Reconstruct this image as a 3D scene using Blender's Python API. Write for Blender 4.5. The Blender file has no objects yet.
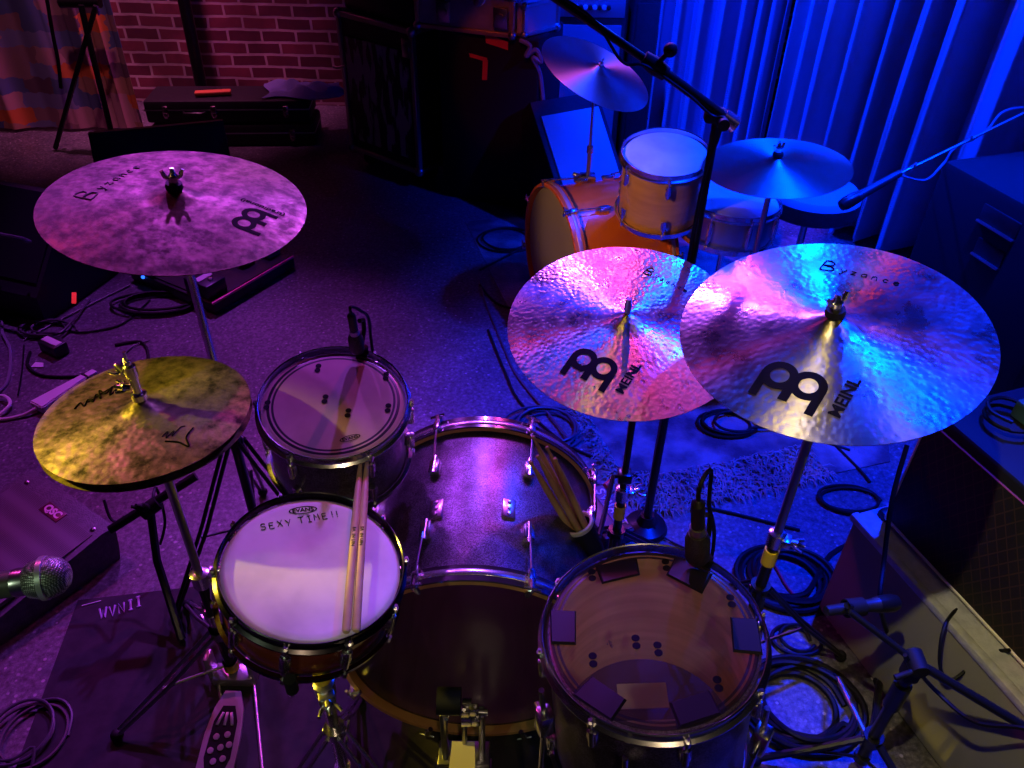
import bpy, bmesh, math, random
from mathutils import Vector, Matrix, Quaternion
random.seed(7)
PI = math.pi
sc = bpy.context.scene
COL = sc.collection
# ---------------------------------------------------------------- camera
F, H = 800.0, 1.83
TH, RO = math.radians(38), math.radians(1.2)
fwd = Vector((0, math.cos(TH), -math.sin(TH)))
u0 = Vector((0, math.sin(TH), math.cos(TH)))
CR = Vector((1, 0, 0)) * math.cos(RO) + u0 * math.sin(RO)
CU = u0 * math.cos(RO) - Vector((1, 0, 0)) * math.sin(RO)
CP = Vector((0, 0, H))
def ray(px, py, h=None, Y=None, z=None):
    """a point of the place seen at a pixel, at a chosen height, distance or depth"""
    d = fwd + CR * ((px - 512) / F) + CU * ((384 - py) / F)
    if h is not None: return CP + d * ((h - H) / d.z)
    if Y is not None: return CP + d * (Y / d.y)
    return CP + d * z
cam_d = bpy.data.cameras.new('camera'); cam = bpy.data.objects.new('camera', cam_d); COL.objects.link(cam)
cam_d.sensor_width = 36; cam_d.lens = F / 1024 * 36; cam_d.clip_start = .02
mw = Matrix((CR, CU, -fwd)).transposed().to_4x4(); mw.translation = CP
cam.matrix_world = mw
sc.camera = cam
sc.view_settings.view_transform = 'Standard'; sc.view_settings.look = 'None'
sc.view_settings.gamma = 1; sc.view_settings.use_curve_mapping = False
sc.view_settings.exposure = 0.0
# ---------------------------------------------------------------- materials
MATS = {}
def mat(name, col, rough=.5, metal=0, **k):
    m = bpy.data.materials.new(name); m.use_nodes = True
    b = m.node_tree.nodes['Principled BSDF']
    b.inputs['Base Color'].default_value = (*col, 1); b.inputs['Roughness'].default_value = rough
    b.inputs['Metallic'].default_value = metal
    for kk, v in k.items():
        b.inputs[kk.replace('_', ' ')].default_value = v
    MATS[name] = m
    return m
def N(m, t, **k):
    n = m.node_tree.nodes.new(t)
    for a, v in k.items():
        if a.startswith('i_'): n.inputs[a[2:].replace('_', ' ')].default_value = v
        else: setattr(n, a, v)
    return n
def L(m, a, b): m.node_tree.links.new(a, b)
def bsdf(m): return m.node_tree.nodes['Principled BSDF']
def coords(m, scale=(1, 1, 1)):
    tc = N(m, 'ShaderNodeTexCoord'); mp = N(m, 'ShaderNodeMapping'); mp.inputs['Scale'].default_value = scale
    L(m, tc.outputs['Object'], mp.inputs['Vector']); return mp.outputs['Vector']
def ramp(m, src, stops, interp='LINEAR'):
    r = N(m, 'ShaderNodeValToRGB'); r.color_ramp.interpolation = interp
    e = r.color_ramp.elements
    while len(e) < len(stops): e.new(.5)
    for i, (p, c) in enumerate(stops):
        e[i].position = p; e[i].color = (*c, 1)
    L(m, src, r.inputs['Fac']); return r.outputs['Color']
def noisy(m, c1, c2, scale=8, detail=6, lo=.35, hi=.65, sc3=(1, 1, 1), bump=0, bscale=None, dist=0):
    v = coords(m, sc3)
    n = N(m, 'ShaderNodeTexNoise', i_Scale=scale, i_Detail=detail, i_Distortion=dist); L(m, v, n.inputs['Vector'])
    c = ramp(m, n.outputs['Fac'], [(lo, c1), (hi, c2)]); L(m, c, bsdf(m).inputs['Base Color'])
    if bump:
        n2 = N(m, 'ShaderNodeTexNoise', i_Scale=bscale or scale, i_Detail=4); L(m, v, n2.inputs['Vector'])
        bp = N(m, 'ShaderNodeBump', i_Strength=bump, i_Distance=.01); L(m, n2.outputs['Fac'], bp.inputs['Height'])
        L(m, bp.outputs['Normal'], bsdf(m).inputs['Normal'])
    return m
chrome = mat('chrome', (.8, .8, .82), .22, 1)
dullchrome = mat('worn_chrome', (.45, .45, .48), .3, 1)
black = noisy(mat('black_plastic', (.012, .012, .014), .42), (.009, .009, .011), (.018, .018, .02), 30)
blackmetal = mat('black_metal', (.012, .012, .014), .3, .3)
rubber = mat('black_rubber', (.007, .007, .008), .65, Specular_IOR_Level=.3)
tolex = noisy(mat('black_tolex', (.01, .01, .012), .55), (.006, .006, .007), (.014, .014, .016), 60, bump=.3, bscale=240)
cable_m = mat('cable_rubber', (.005, .005, .006), .55, Specular_IOR_Level=.25)
yellow = mat('yellow_tape', (.75, .55, .02), .5)
red = mat('red_tape', (.75, .04, .03), .6)
white = mat('white_plastic', (.75, .72, .72), .45)
ink = mat('black_ink', (.003, .003, .004), .8, Specular_IOR_Level=.1)
stickwood = noisy(mat('hickory', (.75, .5, .3), .45), (.62, .42, .25), (.8, .58, .36), 20, sc3=(1, 1, .1))
oldstick = noisy(mat('worn_hickory', (.5, .3, .12), .55), (.38, .2, .08), (.6, .38, .16), 14)
maple = noisy(mat('maple_lacquer', (.62, .3, .08), .3, Coat_Weight=.5), (.5, .25, .075), (.62, .33, .1), 5, sc3=(1, 1, 8))
orangelac = noisy(mat('orange_lacquer', (.8, .16, .02), .25, Coat_Weight=.6), (.72, .12, .015), (.85, .2, .03), 5)
innerwood = noisy(mat('raw_shell_wood', (.5, .32, .18), .6), (.6, .42, .22), (.78, .58, .33), 4, sc3=(1, 1, 12))
hoopwood = noisy(mat('hoop_wood', (.5, .25, .09), .45), (.42, .2, .07), (.56, .3, .12), 9)
burst = noisy(mat('dark_red_lacquer', (.16, .03, .012), .2, Coat_Weight=.6), (.12, .02, .01), (.25, .055, .02), 6)
silver = mat('silver_inlay', (.7, .7, .74), .25, .9)
blackwrap = mat('black_sparkle_wrap', (.03, .026, .036), .42, .8)
def sparkle():
    m = blackwrap; v = coords(m)
    n = N(m, 'ShaderNodeTexVoronoi', i_Scale=620); L(m, v, n.inputs['Vector'])
    n2 = N(m, 'ShaderNodeTexNoise', i_Scale=26, i_Detail=5); L(m, v, n2.inputs['Vector'])
    sep = N(m, 'ShaderNodeSeparateColor'); L(m, n.outputs['Color'], sep.inputs['Color'])
    mu = N(m, 'ShaderNodeMath', operation='MULTIPLY'); L(m, sep.outputs['Red'], mu.inputs[0]); L(m, n2.outputs['Fac'], mu.inputs[1])
    c = ramp(m, mu.outputs[0], [(.1, (.07, .06, .08)), (.6, (.3, .27, .36))]); L(m, c, bsdf(m).inputs['Base Color'])
    r = ramp(m, sep.outputs['Red'], [(0, (.3,) * 3), (1, (.42,) * 3)]); L(m, r, bsdf(m).inputs['Roughness'])
    bp = N(m, 'ShaderNodeBump', i_Strength=.25, i_Distance=.002); L(m, sep.outputs['Green'], bp.inputs['Height']); L(m, bp.outputs['Normal'], bsdf(m).inputs['Normal'])
sparkle()
def cymbal_mat(name, c1, c2, scale, lo, hi, rough, bump, bscale, aniso=.85, metal=1):
    m = mat(name, c1, rough, metal, Anisotropic=aniso, Anisotropic_Rotation=CYROT)
    v = coords(m)
    n = N(m, 'ShaderNodeTexNoise', i_Scale=scale, i_Detail=8, i_Roughness=.65); L(m, v, n.inputs['Vector'])
    L(m, ramp(m, n.outputs['Fac'], [(lo, c1), (hi, c2)]), bsdf(m).inputs['Base Color'])
    L(m, ramp(m, n.outputs['Fac'], [(lo, (min(1, rough + .18),) * 3), (hi, (rough,) * 3)]), bsdf(m).inputs['Roughness'])
    t = N(m, 'ShaderNodeTangent', direction_type='RADIAL', axis='Z'); L(m, t.outputs['Tangent'], bsdf(m).inputs['Tangent'])
    n2 = N(m, 'ShaderNodeTexVoronoi', feature='SMOOTH_F1', i_Scale=bscale * 2.0); n2.inputs['Smoothness'].default_value = .8; L(m, v, n2.inputs['Vector'])
    # fine lathe grooves
    ln = N(m, 'ShaderNodeVectorMath', operation='LENGTH'); L(m, v, ln.inputs[0])
    sn = N(m, 'ShaderNodeMath', operation='MULTIPLY'); L(m, ln.outputs['Value'], sn.inputs[0]); sn.inputs[1].default_value = 260
    gn = N(m, 'ShaderNodeTexNoise', noise_dimensions='1D', i_Scale=2.0, i_Detail=2); L(m, sn.outputs[0], gn.inputs['W'])
    b1 = N(m, 'ShaderNodeBump', i_Strength=bump * 1.3, i_Distance=.006); L(m, n2.outputs['Distance'], b1.inputs['Height'])
    b2 = N(m, 'ShaderNodeBump', i_Strength=.10, i_Distance=.001); L(m, gn.outputs['Fac'], b2.inputs['Height']); L(m, b1.outputs['Normal'], b2.inputs['Normal'])
    L(m, b2.outputs['Normal'], bsdf(m).inputs['Normal'])
    return m
CYROT = 0.25
cy_hammer = cymbal_mat('hammered_bronze', (.5, .4, .34), (.72, .62, .52), 24, .38, .62, .27, .10, 58, .92)
cy_right = cymbal_mat('brushed_bronze', (.52, .44, .36), (.7, .6, .5), 12, .35, .65, .24, .055, 50, .93)
cy_raw = cymbal_mat('raw_earthy_bronze', (.06, .036, .028), (.17, .105, .075), 34, .38, .62, .42, .1, 40, .6, .75)
cy_dark = cymbal_mat('patchy_dark_bronze', (.035, .03, .02), (.42, .34, .22), 26, .36, .62, .42, .15, 40, .5, .8)
cy_plain = cymbal_mat('smooth_bronze', (.6, .48, .4), (.75, .62, .52), 4, .3, .7, .42, .05, 20, .85)
def head_mat(name, col, alpha, rough=.25, rings=None, R=.15, smear=None):
    """a drum skin: part see-through film, with the dark printed rings near its rim"""
    m = mat(name, col, rough, 0); v = coords(m)
    out = m.node_tree.nodes['Material Output']; b = bsdf(m)
    n = N(m, 'ShaderNodeTexNoise', i_Scale=9, i_Detail=6); L(m, v, n.inputs['Vector'])
    c = ramp(m, n.outputs['Fac'], [(.3, tuple(x * .72 for x in col)), (.62, col)])
    fac = None
    if rings:
        sx = N(m, 'ShaderNodeSeparateXYZ'); L(m, v, sx.inputs[0])
        cx = N(m, 'ShaderNodeCombineXYZ'); L(m, sx.outputs['X'], cx.inputs['X']); L(m, sx.outputs['Y'], cx.inputs['Y'])
        ln = N(m, 'ShaderNodeVectorMath', operation='LENGTH'); L(m, cx.outputs[0], ln.inputs[0])
        k = N(m, 'ShaderNodeMath', operation='DIVIDE'); L(m, ln.outputs['Value'], k.inputs[0]); k.inputs[1].default_value = R
        st = [(0, (0, 0, 0))]
        for a, bb in rings: st += [(a, (1, 1, 1)), (bb, (0, 0, 0))]
        fac = ramp(m, k.outputs[0], st, 'CONSTANT')
        mx = N(m, 'ShaderNodeMix', data_type='RGBA'); L(m, fac, mx.inputs[0]); L(m, c, mx.inputs[6]); mx.inputs[7].default_value = (.02, .018, .03, 1)
        c = mx.outputs[2]
    L(m, c, b.inputs['Base Color'])
    if alpha < 1:
        tr = N(m, 'ShaderNodeBsdfTransparent'); ms = N(m, 'ShaderNodeMixShader')
        if fac:
            mr = N(m, 'ShaderNodeMath', operation='MULTIPLY_ADD'); L(m, fac, mr.inputs[0]); mr.inputs[1].default_value = (1 - alpha) * .8; mr.inputs[2].default_value = alpha
            L(m, mr.outputs[0], ms.inputs[0])
        else: ms.inputs[0].default_value = alpha
        L(m, tr.outputs[0], ms.inputs[1]); L(m, b.outputs[0], ms.inputs[2]); L(m, ms.outputs[0], out.inputs['Surface'])
    return m
# ---------------------------------------------------------------- mesh helpers
WORLD = {}
def W(p):
    return WORLD.get(p.name, Matrix()) if p else Matrix()
def build(name, bm, m, parent=None, smooth=True, angle=40, loc=None):
    me = bpy.data.meshes.new(name)
    o = bpy.data.objects.new(name, me)
    if parent is not None:
        bm.transform(W(parent).inverted()); WORLD[o.name] = W(parent)
    elif loc is not None:
        Mw = loc if isinstance(loc, Matrix) else Matrix.Translation(loc)
        bm.transform(Mw.inverted()); o.matrix_world = Mw; WORLD[o.name] = Mw
    bmesh.ops.recalc_face_normals(bm, faces=bm.faces)
    if smooth:
        a = math.radians(angle)
        for f in bm.faces: f.smooth = True
        for e in bm.edges:
            if len(e.link_faces) != 2 or e.calc_face_angle(9) > a: e.smooth = False
    bm.to_mesh(me); bm.free()
    ms = m if isinstance(m, (list, tuple)) else [m]
    for x in ms: me.materials.append(x)
    COL.objects.link(o)
    if parent is not None: o.parent = parent
    return o
def tag(o, label, cat, group=None, kind=None):
    o['label'] = label; o['category'] = cat
    if group: o['group'] = group
    if kind: o['kind'] = kind
    return o
def thing(name, label, cat, M=None, group=None):
    o = bpy.data.objects.new(name, None); COL.objects.link(o); o.empty_display_size = .05
    if M is None: M = Matrix()
    if not isinstance(M, Matrix): M = Matrix.Translation(M)
    o.matrix_world = M; WORLD[o.name] = M.copy()
    return tag(o, label, cat, group)
def BM(): return bmesh.new()
def fr(loc, n=(0, 0, 1), x=None, spin=0):
    """frame with its z axis along n"""
    n = Vector(n).normalized()
    xx = Vector(x) if x is not None else (Vector((1, 0, 0)) if abs(n.x) < .9 else Vector((0, 1, 0)))
    xx = (xx - n * xx.dot(n)).normalized(); yy = n.cross(xx)
    M = Matrix((xx, yy, n)).transposed().to_4x4(); M.translation = Vector(loc)
    return M @ Matrix.Rotation(spin, 4, 'Z')
def box(bm, M, s, bev=0, mi=0, seg=2):
    """box of size s centred on frame M"""
    r = bmesh.ops.create_cube(bm, size=1)
    vs = r['verts']
    for v in vs: v.co = Vector((v.co.x * s[0], v.co.y * s[1], v.co.z * s[2]))
    if bev:
        es = list({e for v in vs for e in v.link_edges})
        rr = bmesh.ops.bevel(bm, geom=es, offset=bev, segments=seg, affect='EDGES', profile=.5)
        vs = list({v for f in rr['faces'] for v in f.verts} | {v for v in vs if v.is_valid})
    fs = {f for v in vs for f in v.link_faces}
    for f in fs: f.material_index = mi
    bmesh.ops.transform(bm, matrix=M, verts=vs)
def lathe(bm, prof, M, seg=48, mi=None, closed=False):
    """revolve (r, z[, material]) around z of M"""
    rings = []
    for p in prof:
        r, z = p[0], p[1]
        if r < 1e-6: rings.append([bm.verts.new(M @ Vector((0, 0, z)))])
        else: rings.append([bm.verts.new(M @ Vector((r * math.cos(2 * PI * i / seg), r * math.sin(2 * PI * i / seg), z))) for i in range(seg)])
    prs = list(zip(range(len(rings) - 1), range(1, len(rings))))
    if closed: prs.append((len(rings) - 1, 0))
    for a, b in prs:
        A, B = rings[a], rings[b]
        k = prof[b][2] if len(prof[b]) > 2 else (mi or 0)
        for i in range(seg):
            j = (i + 1) % seg
            if len(A) == 1 and len(B) == 1: continue
            if len(A) == 1: f = bm.faces.new((A[0], B[i], B[j]))
            elif len(B) == 1: f = bm.faces.new((A[i], A[j], B[0]))
            else: f = bm.faces.new((A[i], A[j], B[j], B[i]))
            f.material_index = k
def tube(bm, pts, r, seg=8, cap=True, mi=0):
    pts = [Vector(p) for p in pts]
    n = len(pts); rs = r if isinstance(r, (list, tuple)) else [r] * n
    d0 = (pts[1] - pts[0]).normalized()
    x = d0.orthogonal().normalized(); rings = []
    for i, p in enumerate(pts):
        d = (pts[min(i + 1, n - 1)] - pts[max(i - 1, 0)]).normalized()
        x = (x - d * x.dot(d)).normalized(); y = d.cross(x)
        rings.append([bm.verts.new(p + (x * math.cos(2 * PI * k / seg) + y * math.sin(2 * PI * k / seg)) * rs[i]) for k in range(seg)])
    for a, b in zip(rings, rings[1:]):
        for k in range(seg):
            f = bm.faces.new((a[k], a[(k + 1) % seg], b[(k + 1) % seg], b[k])); f.material_index = mi
    if cap:
        for rg in (rings[0], rings[-1]):
            f = bm.faces.new(rg); f.material_index = mi
def spline(pts, n=8, closed=False):
    pts = [Vector(p) for p in pts]; out = []
    N_ = len(pts)
    rng = range(N_ if closed else N_ - 1)
    for i in rng:
        g = (lambda k: pts[k % N_]) if closed else (lambda k: pts[max(0, min(N_ - 1, k))])
        p0, p1, p2, p3 = g(i - 1), g(i), g(i + 1), g(i + 2)
        for j in range(n):
            t = j / n
            out.append(.5 * ((2 * p1) + (p2 - p0) * t + (2 * p0 - 5 * p1 + 4 * p2 - p3) * t * t + (3 * p1 - p0 - 3 * p2 + p3) * t ** 3))
    out.append(pts[0] if closed else pts[-1])
    return out
def torus(bm, R, r, M, seg=64, rs=8, sz=1):
    prof = [(R + r * math.cos(2 * PI * k / rs), r * sz * math.sin(2 * PI * k / rs)) for k in range(rs)]
    lathe(bm, prof, M, seg, closed=True)
def sphere(bm, c, r, s=(1, 1, 1), u=16, v=10):
    M = Matrix.Translation(Vector(c)) @ Matrix.Diagonal((s[0], s[1], s[2], 1))
    bmesh.ops.create_uvsphere(bm, u_segments=u, v_segments=v, radius=r, matrix=M)
def prism(bm, poly, M, t, mi=0):
    """2D polygon in xy of M, thickness t along z"""
    a = [bm.verts.new(M @ Vector((x, y, 0))) for x, y in poly]
    b = [bm.verts.new(M @ Vector((x, y, t))) for x, y in poly]
    n = len(poly)
    fs = [bm.faces.new(a[::-1]), bm.faces.new(b)] + [bm.faces.new((a[i], a[(i + 1) % n], b[(i + 1) % n], b[i])) for i in range(n)]
    for f in fs: f.material_index = mi
def cyl(bm, a, b, r, seg=16, r2=None):
    tube(bm, [a, b], [r, r if r2 is None else r2], seg)
STROKES = {
 'S': [[(.9,.85),(.6,1),(.2,.9),(.15,.65),(.5,.52),(.85,.38),(.8,.1),(.4,0),(.05,.12)]],
 'E': [[(.85,1),(.1,1),(.1,0),(.9,0)],[(.1,.5),(.7,.52)]], 'X': [[(.05,0),(.95,1)],[(.1,1),(.9,0)]],
 'Y': [[(.05,1),(.5,.5)],[(.95,1),(.4,0)]], 'T': [[(.0,1),(1,.97)],[(.5,1),(.48,0)]],
 'I': [[(.5,1),(.5,0)],[(.2,1),(.8,1)],[(.2,0),(.8,0)]], 'M': [[(.05,0),(.15,1),(.5,.4),(.85,1),(.95,0)]],
 '!': [[(.5,1),(.48,.3)],[(.48,.08),(.47,0)]], ' ': [],
 'W': [[(0,1),(.25,0),(.5,.8),(.75,0),(1,1)]], 'V': [[(.05,1),(.5,0),(.95,1)]], 'N': [[(.1,0),(.1,1),(.85,0),(.9,1)]],
 'A': [[(.05,0),(.5,1),(.95,0)],[(.25,.4),(.75,.4)]], 'B': [[(.1,0),(.2,1),(.75,.9),(.7,.6),(.2,.5),(.8,.42),(.85,.1),(.1,0)]],
 'y': [[(.1,.6),(.4,.15)],[(.85,.6),(.3,-.35),(.05,-.25)]], 'z': [[(.1,.55),(.8,.55),(.15,.02),(.85,.02)]],
 'a': [[(.8,.55),(.3,.55),(.1,.25),(.3,.02),(.75,.2),(.8,.55),(.85,0)]], 'n': [[(.1,0),(.15,.55)],[(.15,.4),(.5,.58),(.75,.45),(.8,0)]],
 'c': [[(.8,.5),(.4,.57),(.12,.28),(.4,0),(.8,.1)]], 'e': [[(.15,.3),(.8,.34),(.6,.57),(.25,.5),(.12,.25),(.4,0),(.85,.12)]],
}
def write_strokes(bm, txt, w, h, gap, r, place, jit=0):
    """handwriting: place(x, y) -> point on the surface"""
    x = 0
    for i, ch in enumerate(txt):
        dy = random.uniform(-jit, jit) * h
        for st in STROKES[ch]:
            p = spline([Vector((x + a * w, dy + b * h, 0)) for a, b in st], 3) if len(st) > 5 else [Vector((x + a * w, dy + b * h, 0)) for a, b in st]
            tube(bm, [place(q.x, q.y) for q in p], r, 5)
        x += (w + gap) * (.6 if ch in '! ' else .9 if ch == 'I' else 1)
    return x
def text_mesh(txt, size, place, bm, bold=0, shear=0, mi=0, align='CENTER', sx=1):
    cu = bpy.data.curves.new('lettering', 'FONT'); cu.body = txt; cu.size = size; cu.offset = bold; cu.shear = shear
    cu.align_x = align; cu.align_y = 'CENTER'; cu.resolution_u = 4
    o = bpy.data.objects.new('lettering', cu); COL.objects.link(o)
    dg = bpy.context.evaluated_depsgraph_get(); me = o.evaluated_get(dg).to_mesh()
    vs = [bm.verts.new(place(v.co.x * sx, v.co.y)) for v in me.vertices]
    for p in me.polygons:
        try:
            f = bm.faces.new([vs[i] for i in p.vertices]); f.material_index = mi
        except ValueError: pass
    o.evaluated_get(dg).to_mesh_clear()
    COL.objects.unlink(o); bpy.data.objects.remove(o); bpy.data.curves.remove(cu)
def wing_nut(bm, M, s=1.0):
    lathe(bm, [(0, .0), (.009 * s, 0), (.01 * s, .014 * s), (.006 * s, .018 * s), (.004 * s, .03 * s), (0, .03 * s)], M, 12)
    for k in (-1, 1):
        tube(bm, [M @ Vector((k * .006 * s, 0, .008 * s)), M @ Vector((k * .014 * s, 0, .014 * s)), M @ Vector((k * .019 * s, 0, .026 * s))], [.004 * s, .0045 * s, .0035 * s], 8)
# ---------------------------------------------------------------- drums
def hoop_prof(R, s=1):
    return [(R - .010, s * -.001), (R - .008, s * .001), (R - .006, s * -.001), (R - .006, s * -.016), (R, s * -.020), (R, s * -.023), (R - .009, s * -.020), (R - .009, s * -.003)]
def drum(name, label, cat, M, R, d, shellm, headm, nl, botm=None, a0=0, long_lug=False, hoopm=None, group=None, lugm=None, tag_txt=None):
    t = thing(name, label, cat, M, group); hoopm = hoopm or chrome; lugm = lugm or chrome
    Rs = R - .016
    b = BM(); lathe(b, [(Rs - .007, -.012, 1), (Rs - .001, -.014, 0), (Rs, -.018, 0), (Rs, -d + .018, 0), (Rs - .001, -d + .014, 0), (Rs - .007, -d + .012, 1), (Rs - .007, -d / 2, 1)], M, 72, closed=True)
    build('shell', b, [shellm, innerwood], t)
    b = BM(); lathe(b, [(0, -.0095), (R * .5, -.0095), (R * .8, -.0095), (Rs - .006, -.0095), (Rs - .0005, -.0125), (Rs + .0035, -.018)], M, 72)
    hd = build('drum_head', b, headm, t)
    b = BM(); lathe(b, hoop_prof(R), M, 96, closed=True); build('hoop', b, hoopm, t)
    M2 = M @ Matrix.Translation((0, 0, -d))
    b = BM(); lathe(b, hoop_prof(R, -1), M2, 72, closed=True); build('hoop', b, hoopm, t)
    b = BM(); lathe(b, [(0, -d + .01), (Rs - .006, -d + .01), (Rs + .003, -d + .014)], M, 64)
    build('bottom_head', b, botm or blackhead, t)
    for k in range(nl):
        Mk = M @ Matrix.Rotation(a0 + 2 * PI * k / nl, 4, 'Z')
        if long_lug: specs = [(-d / 2, d - .075, -.02, -d + .02)]
        else: specs = [(-.058, .036, -.02, -.052), (-d + .058, .036, -d + .02, -d + .052)]
        for (zc, ln, z0, z1) in specs:
            b = BM(); box(b, Mk @ Matrix.Translation((Rs + .008, 0, zc)), (.016, .02, ln), .005)
            lathe(b, [(0, -ln / 2 - .004), (.006, -ln / 2 - .003), (.006, ln / 2 + .003), (0, ln / 2 + .004)], Mk @ Matrix.Translation((Rs + .014, 0, zc)), 10)
            lg = build('lug', b, lugm, t)
            b = BM(); cyl(b, Mk @ Vector((R - .002, 0, z0)), Mk @ Vector((R - .002, 0, z1)), .0028, 8)
            sg = 1 if z0 > z1 else -1
            cyl(b, Mk @ Vector((R - .001, 0, z0 - .002 * sg)), Mk @ Vector((R - .001, 0, z0 + .010 * sg)), .0055, 8)
            cyl(b, Mk @ Vector((R - .001, 0, z0 + .010 * sg)), Mk @ Vector((R - .001, 0, z0 + .017 * sg)), .0035, 4)
            if long_lug:
                cyl(b, Mk @ Vector((R - .002, 0, z1)), Mk @ Vector((R - .002, 0, z1 + .03)), .0028, 8)
                cyl(b, Mk @ Vector((R - .001, 0, z1 - .008)), Mk @ Vector((R - .001, 0, z1 + .002)), .0055, 8)
            build('tension_rod', b, chrome, lg)
    return t, hd
blackhead = head_mat('dark_bottom_film', (.012, .013, .016), .9, .5)
# ---------------- bass drum (front kit)
def bass_drum(name, label, P0, ax, R, d, shellm, hoopms, batterm, frontm, inlaym, clawm, n=8, a0=0, center_lugs=True):
    """P0 batter plane centre, ax direction to the front head"""
    M = fr(P0, ax, x=(1, 0, 0) if abs(Vector(ax).x) < .7 else (0, 1, 0))
    t = thing(name, label, 'bass drum', Matrix.Translation((P0[0], P0[1], 0)))
    Rs = R - .017
    b = BM(); lathe(b, [(Rs - .007, .012, 1), (Rs - .001, .012, 0), (Rs, .016, 0), (Rs, d - .016, 0), (Rs - .001, d - .012, 0), (Rs - .007, d - .012, 1), (Rs - .007, d / 2, 1)], M, 96, closed=True)
    build('shell', b, [shellm, innerwood], t)
    for z, s, hm, nm in ((0, 1, batterm, 'batter_head'), (d, -1, frontm, 'front_head')):
        Mz = M @ Matrix.Translation((0, 0, z))
        b = BM(); lathe(b, [(0, .008 * s), (Rs * .5, .008 * s), (Rs - .008, .008 * s), (Rs - .001, .0115 * s), (Rs + .003, .02 * s)], Mz, 96); build(nm, b, hm, t)
        b = BM(); lathe(b, [(R - .012, -.006 * s, 1), (R - .002, -.006 * s, 1), (R, -.004 * s, 0), (R, .034 * s, 0), (R - .002, .036 * s, 0), (R - .012, .036 * s, 1), (R - .012, .01 * s, 1)], Mz, 96, closed=True)
        hp = build('hoop', b, hoopms, t)
        b = BM(); lathe(b, [(R + .0004, .009 * s), (R + .0012, .010 * s), (R + .0012, .024 * s), (R + .0004, .025 * s)], Mz, 96, closed=True); build('inlay', b, inlaym, hp)
    for k in range(n):
        a = a0 + 2 * PI * k / n
        Mk = M @ Matrix.Rotation(a, 4, 'Z')
        for z, s in ((0, 1), (d, -1)):
            b = BM()
            tube(b, [Mk @ Vector((R - .014, 0, z - .010 * s)), Mk @ Vector((R + .004, 0, z - .011 * s)), Mk @ Vector((R + .008, 0, z + .004 * s)), Mk @ Vector((R + .008, 0, z + .036 * s))], [.006, .008, .008, .007], 8)
            box(b, Mk @ Matrix.Translation((R + .009, 0, z + .022 * s)), (.012, .016, .03), .004)
            cw = build('claw', b, clawm, t)
            b = BM(); cyl(b, Mk @ Vector((R + .011, 0, z - .004 * s)), Mk @ Vector((R + .003, 0, z + .13 * s)), .003, 8)
            cyl(b, Mk @ Vector((R + .012, -.018, z - .012 * s)), Mk @ Vector((R + .012, .018, z - .012 * s)), .0035, 8)
            cyl(b, Mk @ Vector((R + .012, 0, z - .014 * s)), Mk @ Vector((R + .011, 0, z + .006 * s)), .005, 8)
            build('tension_rod', b, clawm, cw)
            b = BM(); box(b, Mk @ Matrix.Translation((Rs + .008, 0, z + .145 * s)), (.018, .026, .045), .006); cyl(b, Mk @ Vector((Rs + .012, 0, z + .115 * s)), Mk @ Vector((Rs + .012, 0, z + .17 * s)), .007, 10)
            build('lug', b, clawm, t)
    for sx in (-1, 1):
        b = BM()
        p0 = M @ Vector((sx * Rs * .93 * 1.0, 0, d - .11)) ; p0.z = P0[2] - .12
        out = Vector((M.col[0][0], M.col[0][1], 0)).normalized() * sx; f = Vector((ax[0], ax[1], 0)).normalized()
        p0 = Vector((P0[0], P0[1], P0[2] - .10)) + f * (d - .12) + out * (Rs * .94)
        p1 = p0 + out * .10 + f * .12; p1.z = .012
        tube(b, [p0, p1], .008, 10); box(b, fr(p0, out), (.05, .05, .02), .005)
        sp = build('spur', b, clawm, t)
        b = BM(); sphere(b, (p1.x, p1.y, .014), .013); build('rubber_foot', b, rubber, sp)
    return t, M, Rs
hoop_dark = mat('purple_black_hoop', (.03, .02, .04), .2, 0, Coat_Weight=.5)
bd_batter = head_mat('dark_clear_batter', (.012, .011, .013), .85, .25)
BX, BY, BH = -.068, .985, .292
bass, BMx, BRs = bass_drum('bass_drum', 'big black sparkle bass drum of the near kit with silver hoop inlay', (BX, BY, BH), (.01, 1, 0), .29, .48,
    blackwrap, [hoop_dark, hoopwood], bd_batter, blackhead, silver, chrome, 8, PI / 8)
# near kit tom holder plates on the bass drum shell
plate_m = mat('pinkish_chrome', (.8, .6, .68), .25, 1)
for px, py in ((436, 484), (509, 484)):
    b = BM(); p = ray(px, py, Y=1.2)
    q = Vector((p.x - BX, 0, p.z - BH)); 
    ax_ = math.atan2(p.z - BH if p.z > BH else .2, p.x - BX)
    nx = (p.x - BX) / BRs; nx = max(-.8, min(.8, nx)); nz = math.sqrt(1 - nx * nx)
    c = Vector((BX + nx * BRs, 1.19, BH + nz * BRs))
    Mp = fr(c, (nx, 0, nz), x=(1, 0, 0))
    box(b, Mp, (.03, .055, .014), .004); 
    for k in (-.017, 0, .017): lathe(b, [(0, .01), (.004, .0095), (.005, .006)], Mp @ Matrix.Translation((0, k, 0)), 10)
    o = build('lug_plate', b, plate_m, bass)
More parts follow.
